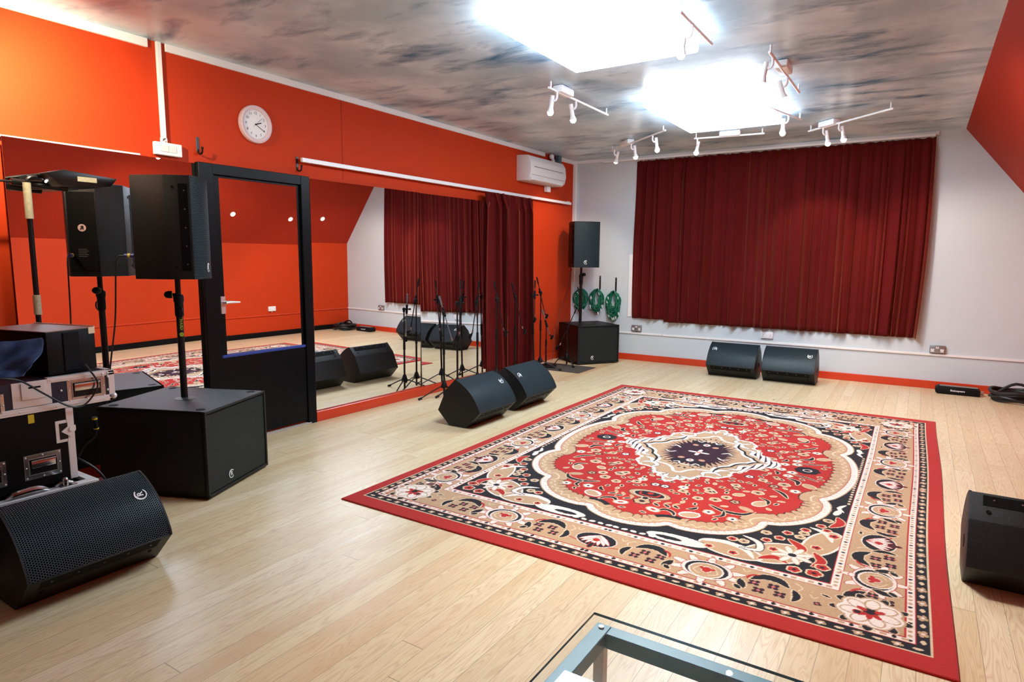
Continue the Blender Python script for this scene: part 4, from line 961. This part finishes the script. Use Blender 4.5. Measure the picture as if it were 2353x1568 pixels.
# ------------------------------------------------------------------ curtains
def curtain(name, label, wdt, hgt, M, n, amp, seed, taper=0, tophem=.0, pinch=False, bottom=None, side=None, group=None):
    rnd = random.Random(seed); root = None
    ph = [rnd.uniform(0, 6.28) for _ in range(8)]; fr = [n * PI * 2, n * PI * 2 * .61, n * PI * 2 * 1.37, n * PI * 2 * .23]
    jit = [rnd.uniform(-.6, .6) for _ in range(int(n) + 3)]
    def warp(u):
        k = u * n; i = int(k); f = k - i; return (k + (jit[i] * (1 - f) + jit[i + 1] * f)) * 2 * PI
    def fn(u, v):       # v 0 bottom .. 1 top
        w = warp(u) + .35 * math.sin(2.2 * v + ph[1]) * math.sin(u * 7 + ph[2])
        a = amp * (.68 + .32 * math.sin(u * fr[3] + ph[3])) * (1 + .55 * jit[int(u * n)]) * (1.12 - .25 * v)
        s = math.sin(w); dz = a * (1.25 + s) + .28 * a * math.sin(w * 2 + ph[4] + .8 * v) + .30 * a * math.sin(w * .47 + ph[5] + 1.6 * v)
        if pinch and v > .93: dz = dz * (1.0 - (v - .93) * 4) + .02 * math.sin(w * 3)
        if tophem and v > .97: dz = dz * .55
        x = u * wdt + .45 * a * math.sin(2 * w + .6) * min(1, 9 * min(u, 1 - u)) + (side(u, v) if side else 0)
        zb = bottom(u) if bottom else 0
        z = zb + (hgt - zb) * v + (.004 * math.sin(w) if v > .99 else 0)
        return (x, z, .006 + max(dz, .0))
    nu = int(n * 16); mb = MB(); mb.grid(fn, nu, 36); o = mb.build(name, velvet, ang=89)
    o.matrix_world = M; mo = o.modifiers.new('thick', 'SOLIDIFY'); mo.thickness = .004; mo.offset = -1
    return tag(o, label, 'curtain', group)
cgp = 'velvet curtains'
curtain('velvet_curtain', 'dark red velvet curtain on the white end wall, left half', 1.562, 2.20, on_back(.965, .575), 17, .036, 3, tophem=1, side=lambda u, v: -.012 * math.sin(v * 5) * max(0, 1 - 3 * u), bottom=lambda u: .03 if u < .30 else 0, group=cgp)
curtain('velvet_curtain', 'dark red velvet curtain on the white end wall, right half', 1.90, 2.20, on_back(2.528, .575), 19, .04, 8, tophem=1, side=lambda u, v: (.025 * math.sin(v * 3.2) - .03 * (1 - v)) * max(0, 3 * u - 2), bottom=lambda u: -.01 * u, group=cgp)
curtain('velvet_curtain', 'narrow dark red velvet curtain bunched on the rail over the mirror', 1.0, 2.10, on_left(6.13, .085, .07), 7, .07, 5, pinch=True, side=lambda u, v: (.02 * max(0, v - .93) * 14 + .02 * math.sin(v * 4)) * (u - .5) * 2, bottom=lambda u: .012 * math.sin(u * 9), group=cgp)
b = MB().box((.9, D - .012, .62), (.955, D - .006, 1.5)); tag(b.build('curtain_lining', white_gloss), 'strip of white lining showing at the left edge of the end wall curtain', 'lining')
# rails
root = thing('curtain_rail', 'white curtain rail on the red wall above the mirror', 'curtain rail', (0, 0, 0), 'white curtain rails')
MB().box((.035, 3.585, 2.205), (.062, 8.36, 2.24), bev=.003).build('rail', white_metal, root)
for y in (3.7, 4.9, 6.1, 7.3, 8.3): MB().box((0, y, 2.21), (.04, y + .02, 2.235)).build('bracket', white_metal, root)
g = MB()
for k in range(5): g.box((.04, 8.26 + k * .018, 2.24), (.05, 8.268 + k * .018, 2.252))
g.build('gliders', white_plastic, root)
root = thing('curtain_rail', 'white curtain rail under the ceiling on the end wall', 'curtain rail', (0, 0, 0), 'white curtain rails')
MB().box((.5, D - .085, HC - .062), (4.42, D - .05, HC - .038), bev=.003).box((.5, D - .05, HC - .06), (.53, D - .02, HC - .04)).box((4.38, D - .05, HC - .06), (4.41, D - .02, HC - .04)).build('rail', white_metal, root)

# ------------------------------------------------------------------ wall fittings
def hook(label, M, L=.1):
    o = MB().box((-.011, -.02, 0), (.011, L - .02, .004), bev=.001).tube([(0, -.005, .003), (0, -.03, .008), (0, -.038, .028), (0, -.03, .05), (0, -.005, .056)], .0065, 8, 5).build('coat_hook', blk_metal); o.matrix_world = M
    mb = MB().cyl((0, -.004, .056), (0, .008, .056), .0085); c = mb.build('hook_cap', blk_rub, o)
    return tag(o, label, 'hook', 'black wall hooks')
hook('black wall hook left of the clock above the door frame', on_left(2.72, 2.19))
hook('black wall hook at the left end of the white rail', on_left(3.578, 2.17))
root = thing('light_switch', 'white switch box with cable trunking running up to the ceiling', 'light switch', on_left(2.492, 2.15), None)
MB().box((-.093, -.042, 0), (.093, .042, .034), bev=.004).build('box', white_plastic, root)
MB().box((-.06, -.02, .034), (-.004, .022, .038), bev=.001).box((.002, -.02, .034), (.05, .022, .038), bev=.001).build('rocker_switches', mat('off_white_plastic', lin(222, 220, 216), .4), root)
MB().cyl((-.078, 0, .034), (-.078, 0, .0355), .004).cyl((.078, 0, .034), (.078, 0, .0355), .004).build('screws', steel, root)
MB().box((-.035, .042, 0), (-.005, HC - 2.15 - .001, .024), bev=.002).box((-.04, .042, 0), (0, .075, .024), bev=.003).build('trunking', white_plastic, root)
# clock
root = thing('wall_clock', 'round white wall clock with pale pink rim on the red wall', 'clock', on_left(3.19, 2.436))
MB().lathe([(.0, 0), (.138, 0), (.142, .012), (.138, .03), (.125, .036), (.108, .028), (.106, .018), (.0, .018)], seg=56).build('rim', clock_rim, root)
MB().lathe([(0, .0182), (.106, .0182), (.106, .019), (0, .019)], seg=48).build('face', white_plastic, root)
t = MB()
for i in range(1, 13):
    a = PI / 2 - i * PI / 6; text_to(t, str(i), .026, Matrix.Translation((.084 * math.cos(a), .084 * math.sin(a), .0195)), .0003)
t.build('numerals', blk_dark, root)
def hand(name, ang, L, w, tail=0, z=.021):
    a = math.radians(90 - ang); M = Matrix.Rotation(a, 4, 'Z'); MB().box((-tail, -w, z), (L, w, z + .0008), M).build(name, blk_dark, root)
hand('hour_hand', 70, .052, .0035, .008, .0205); hand('minute_hand', 121, .082, .0016, .01, .0216); hand('second_hand', 48, .08, .0007, .028, .0226)
MB().cyl((0, 0, .019), (0, 0, .024), .005).build('hand_hub', blk_dark, root)
# air conditioner
root = thing('air_conditioner', 'white wall air conditioner high on the red wall near the corner', 'air conditioner', on_left(6.965, 2.41) @ Matrix.Diagonal((.93, 1, 1, 1)))
pr = [(0, .0), (.15, 0), (.195, .035), (.215, .12), (.205, .24), (.165, .305), (.0, .315)]
mb = MB(); mb.prism([(p[0], p[1]) for p in pr], 0, 1.0, frameM((0, 0, 1), (0, 1, 0), (-1, 0, 0), (1.0, 0, 0)) , bev=.004)
mb.build('casing', white_plastic, root)
MB().box((.09, .165, .214), (.91, .172, .2165)).build('trim_line', mat('grey_trim', lin(120, 122, 124), .4), root)
MB().box((.02, .068, .205), (.98, .071, .2085)).build('panel_joint', mat('grey_trim', lin(120, 122, 124)), root)
MB().box((.06, .006, .165), (.94, .06, .1985), Matrix.Identity(4), bev=.006).build('air_flap', white_plastic, root)
MB().box((.74, -.08, .01), (.84, -.003, .06), bev=.003).build('pipe_cover', white_plastic, root)
root = thing('pipe_fitting', 'white elbow pipe and dark bracket above the air conditioner', 'pipe fitting', (0, 0, 0))
MB().tube([(.05, 7.83, 2.725), (.05, 7.82, 2.76), (.06, 7.76, 2.80)], .022, 10, 4).ball((.07, 7.74, 2.80), .034).build('elbow_pipe', white_plastic, root)
MB().box((.02, 7.93, 2.722), (.08, 8.01, 2.842), bev=.004).build('bracket', mat('teal_grey_plastic', lin(70, 100, 108), .5), root)

def socket(label, M, metal=False):
    root = thing('wall_socket', label, 'socket', M, 'double wall sockets'); m = mat('grey_metal_plate', lin(150, 146, 146), .35, .6) if metal else white_plastic
    MB().box((-.073, -.043, 0), (.073, .043, .03 if not metal else .035), bev=.005, seg=2).build('plate', m, root)
    z = .03 if not metal else .035
    MB().box((-.014, .008, z), (-.002, .03, z + .003), bev=.001).box((.002, .008, z), (.014, .03, z + .003), bev=.001).build('switches', white_plastic, root)
    s = MB()
    for cx in (-.045, .045):
        if metal: s.use(white_plastic).box((cx - .016, -.03, z), (cx + .016, .006, z + .0015), bev=.0006)
        s.use(blk_dark).box((cx - .002, -.004, z + .0015), (cx + .002, .006, z + .002)).box((cx - .012, -.02, z + .0015), (cx - .006, -.016, z + .002)).box((cx + .006, -.02, z + .0015), (cx + .012, -.016, z + .002))
    s.build('pin_holes', parent=root)
    MB().tube([(0, -.043, .012), (0, -.06, .010), (.004, -.068, .008)], .004, 8, 3).build('cable_tail', blk_rub if metal else white_plastic, root)
    return root
socket('grey metal double socket at the left end of the end wall', on_back(1.047, .462), True)
socket('white double socket above the two floor monitors', on_back(2.80, .486))
socket('grey metal double socket at the right end of the end wall', on_back(4.612, .452), True)
socket('white double socket on the red side wall, seen in the door mirror', on_right(7.2, .50))

# green cables on hooks in the far corner
def coil(label, x, z, w, h, n, seed, low=0):
    rnd = random.Random(seed); root = thing('cable_coil', label, 'coiled cable', on_back(x, z), 'green cable coils on the corner hooks')
    pts = []
    K = 26
    for k in range(n):
        a0 = 0; sw, sh = w * rnd.uniform(.34, 1.0), h * rnd.uniform(.68, 1.0); dy = rnd.uniform(0, low); dx = rnd.uniform(-.012, .012)
        for i in range(K):
            a = PI / 2 + 2 * PI * i / K; pin = max(0, math.sin(a)) ** 3
            pts.append(((sw * math.cos(a)) * (1 - .5 * pin) + dx, h - sh + sh * math.sin(a) * 1.0 - dy * (1 - math.sin(a)) * .5 - h, .03 + .028 * rnd.random() + .02 * math.sin(a + k)))
    MB().tube(pts, .0055, 6, 1).build('cable', green_cable, root)
    c = MB()
    for k in range(5):
        a = rnd.uniform(3.3, 6.1); X_, Y_ = w * .9 * math.cos(a), -h + h * .95 * math.sin(a) - low * .5; c.cyl((X_, Y_, .065), (X_ + .004, Y_ - .04, .063), .009, .007, seg=10)
    for k in range(3):
        a = rnd.uniform(0, 3.1); X_, Y_ = w * .85 * math.cos(a), -h + h * .8 * math.sin(a); c.cyl((X_, Y_, .07), (X_ + .012, Y_ - .035, .07), .007, seg=8)
    c.build('connector_sleeves', white_plastic, root); return root
coil('coil of green cable left of the corner speaker pole', .16, .995, .112, .165, 34, 1)
coil('coil of green cable hanging in the middle of the three', .425, .995, .112, .165, 34, 2, .03)
coil('longest coil of green cable, hanging rightmost in the corner', .69, .975, .112, .15, 40, 3, .17)
def strap_hook(label, x, z, L):
    o = MB().box((-.012, -.15, .0), (.012, L - .15, .005), bev=.0015).tube([(0, -.14, .005), (0, -.165, .02), (0, -.165, .075), (0, -.13, .095)], .007, 8, 4).build('strap_hook', blk_metal); o.matrix_world = on_back(x, z)
    c = MB().cyl((0, L - .165, .005), (0, L - .165, .0075), .006).cyl((0, L - .2, .005), (0, L - .2, .0075), .006).build('screws', steel, o)
    return tag(o, label, 'hook', 'long black strap hooks')
strap_hook('black strap hook behind the leftmost green coil', .14, 1.15, .16)
strap_hook('black strap hook above the middle green coil', .455, 1.14, .20)
strap_hook('black strap hook above the rightmost green coil', .705, 1.12, .20)
for x, zb in ((.12, .66), (.60, .64)):
    o = cable('hanging_lead', 'thin lead with a plug hanging left of the corner speaker pole' if x < .2 else 'thin lead with a plug hanging between the right green coils', [(x, D - .03, .86), (x - .004, D - .025, .8), (x + .002, D - .03, zb + .06)], .003, cab_m, 4)
    MB().cyl((x + .002, D - .03, zb + .06), (x + .002, D - .03, zb), .008).build('plug', blk_rub, o)

# stage box and multicore at the right of the end wall
root = thing('stage_box', 'black stage box with white lettering against the red skirting', 'stage box', Matrix.Translation((4.62, 8.33, 0)) @ Matrix.Rotation(math.radians(1), 4, 'Z'))
MB().prism([(0, .02), (.02, 0), (.40, 0), (.40, .07), (.03, .085), (0, .06)], 0, .14, frameM((1, 0, 0), (0, 0, 1), (0, -1, 0), (0, .07, 0)), bev=.005).build('case', blk_rub, root)
MB().box((.04, -.04, .080), (.38, .04, .087), bev=.002).build('connector_face', steel, root)
t = MB(); text_to(t, 'Shakespeare', .026, frameM((1, 0, 0), (0, 0, 1), (0, -1, 0), (.2, -.0712, .045)), .0005, offset=.0006); t.build('lettering', white_print, root)
MB().cyl((.40, 0, .035), (.435, 0, .035), .02).build('cable_gland', chrome, root)
pts = [(5.11, 8.33, .036), (5.15, 8.33, .045), (5.21, 8.34, .10), (5.32, 8.35, .165), (5.45, 8.34, .13), (5.50, 8.28, .06)]
rnd = random.Random(4)
for k in range(7):
    r1 = .20 + rnd.uniform(-.03, .03); cz = .022 + .014 * k; cxx, cyy = 5.315 + rnd.uniform(-.012, .012), 8.22 + rnd.uniform(-.02, .02)
    for i in range(14): a = .3 + 2 * PI * i / 14; pts.append((cxx + r1 * math.cos(a), cyy + r1 * .92 * math.sin(a), cz + .012 * math.sin(3 * a + k)))
tag(MB().tube(pts, .0145, 10, 3).build('multicore_cable', mat('black_multicore', lin(20, 20, 22), .4)), 'thick black multicore cable coiled on the floor in the right corner', 'coiled cable')

# ------------------------------------------------------------------ glass table in the foreground
root = thing('glass_table', 'low table with clear glass top and teal steel frame at the bottom edge', 'table', (3.70, .70, 0))
TW, TD, TH = .95, .834, .45
gt = MB().use(glass).box((0, 0, TH - .008), (TW, TD, TH)); gt.use(mat('green_glass_edge', lin(52, 92, 90), .15))
gt.use(bpy.data.materials.new('clear_underside')); um = gt.mats[2]; um.use_nodes = True; um.node_tree.nodes.clear(); _o = um.node_tree.nodes.new('ShaderNodeOutputMaterial'); _t = um.node_tree.nodes.new('ShaderNodeBsdfTransparent'); _t.inputs[0].default_value = (.985, 1, 1, 1); um.node_tree.links.new(_t.outputs[0], _o.inputs[0])
gt.bm.faces.ensure_lookup_table()
for f_ in gt.bm.faces:
    f_.normal_update()
    f_.material_index = 1 if abs(f_.normal.z) < .5 else (0 if f_.normal.z > 0 else 2)
gt.build('glass_top', parent=root)
f = MB(); s = .042; i0 = .02
f.box((i0, i0, TH - .012 - s), (i0 + s, TD - i0, TH - .012), bev=.002).box((TW - i0 - s, i0, TH - .012 - s), (TW - i0, TD - i0, TH - .012), bev=.002).box((i0 + s, TD - i0 - s, TH - .012 - s), (TW - i0 - s, TD - i0, TH - .012), bev=.002).box((i0 + s, i0, TH - .012 - s), (TW - i0 - s, i0 + s, TH - .012), bev=.002)
f.build('frame', teal_metal, root)
for x in (i0 + .004, TW - i0 - .034):
    for y in (i0 + .004, TD - i0 - .034): MB().box((x, y, 0), (x + .03, y + .03, TH - .012 - s), bev=.002).build('leg', mat('pale_grey_steel', lin(214, 224, 222), .4), root)
p = MB()
for x in (i0 + .02, TW - i0 - .02):
    for y in (i0 + .02, TD - i0 - .02): p.cyl((x, y, TH - .012), (x, y, TH - .008), .008)
p.build('glass_pads', white_plastic, root)

# ------------------------------------------------------------------ ceiling lights
def ceiling_panel(label, cx, cy, w, l, rot):
    root = thing('ceiling_light', label, 'ceiling light', rotz((cx, cy, HC), rot), 'big bright ceiling panels')
    MB().box((-w / 2 + .05, -l / 2 + .05, -.018), (w / 2 - .05, l / 2 - .05, 0), bev=.004).build('housing', white_metal, root)
    MB().box((-w / 2 + .01, -l / 2 + .01, -.105), (w / 2 - .01, l / 2 - .01, -.0185), bev=.02, seg=3).build('diffuser', panel_m, root)
ceiling_panel('big dazzling white ceiling light nearer the camera', 2.66, 3.70, .90, 1.08, 0)
ceiling_panel('big dazzling white ceiling light nearer the end wall', 2.70, 6.12, .92, 1.35, 0)

def track(label, p0, p1, boxt, heads, endcap=True, hl=.14):
    p0, p1 = Vector((*p0, HC - .055)), Vector((*p1, HC - .055)); d = (p1 - p0); L = d.length; a = math.atan2(d.y, d.x)
    root = thing('track_light', label, 'spotlight bar', Matrix.Translation(p0) @ Matrix.Rotation(a, 4, 'Z'), 'white spotlight bars on the ceiling')
    MB().cyl((0, 0, 0), (L, 0, 0), .0095, seg=12).build('rail', white_metal, root)
    if boxt is not None: MB().box((boxt * L - .11, -.045, -.005), (boxt * L + .11, .045, .053), bev=.012, seg=2).build('transformer_box', white_metal, root)
    st = MB()
    for t in (.03, .97): st.cyl((t * L, 0, 0), (t * L, 0, .054), .007, seg=10)
    st.build('stems', white_metal, root)
    for t, hx, hy in heads:
        b0 = Vector((t * L, 0, -.008)); hd = Vector((hx, hy, -1)).normalized(); c0 = b0 + Vector((0, .045, -.05))
        hb = MB().tube([b0, b0 + Vector((0, 0, -.045)), b0 + Vector((0, .02, -.065)), c0], .009, 8, 3).cyl(c0 - hd * .03, c0 + hd * hl * .45, .018, seg=14).cyl(c0 + hd * hl * .45, c0 + hd * hl * .72, .018, .030, seg=16).build('spot_head', white_metal, root)
        MB().ball(c0 + hd * hl * .74, .026, seg=14).build('bulb', bulb_m, hb)
track('white spotlight bar left of the ceiling panels, with two heads', (1.78, 4.62), (1.78, 5.76), .22, ((.12, .1, .2), (.42, .2, -.1)))
track('white spotlight bar right of the nearer panel, box between two heads', (3.45, 4.60), (3.45, 5.80), .42, ((.1, .1, .2), (.55, .1, -.3)))
track('white spotlight bar near the right end of the big curtain', (3.28, 7.56), (4.08, 6.82), .27, ((.2, 0, .2), (.40, .1, .1)))
track('white spotlight bar near the left end of the big curtain', (.98, 7.64), (2.0, 6.74), .33, ((.08, -.8, .1), (.42, .1, .1), (.80, .1, .1)))
track('white spotlight bar close in front of the big curtain centre', (2.12, 7.36), (2.86, 7.44), .52, ((.05, -.1, -.3),))
track('white spotlight bar at the right end of the nearer panel', (3.17, 3.62), (3.17, 4.25), None, ((.35, .2, .2),))
track('white spotlight bar right of the farther panel', (3.14, 6.2), (3.30, 6.9), None, ((.6, .2, .1),))
track('white spotlight bar left of the view, its head aimed at the red wall', (.85, .6), (.85, 1.5), .3, ((.75, -.8, .3),))

def slope_spot(label, y, z):
    x = XK - (z - ZK) * (XK - XS) / (HC - ZK); n = Vector((-(HC - ZK), 0, -(XK - XS))).normalized(); yv = Vector((0, 1, 0)); xv = yv.cross(n)
    root = thing('wall_spotlight', label, 'spotlight', frameM(xv, yv, n, (x, y, z)), 'small spotlights on the red slope')
    MB().lathe([(0, 0), (.045, 0), (.045, .008), (.034, .012), (.034, .004), (0, .004)], seg=24).build('bezel', white_metal, root)
    MB().lathe([(0, .005), (.032, .005), (.028, .014), (0, .018)], seg=20).build('bulb', bulb_w, root)
slope_spot('small round warm spotlight on the red slope, left in the door mirror', 6.3, 2.12)
slope_spot('small round warm spotlight on the red slope, right in the door mirror', 7.42, 2.10)
slope_spot('small round warm spotlight on the red slope, nearest the end wall', 7.74, 2.09)
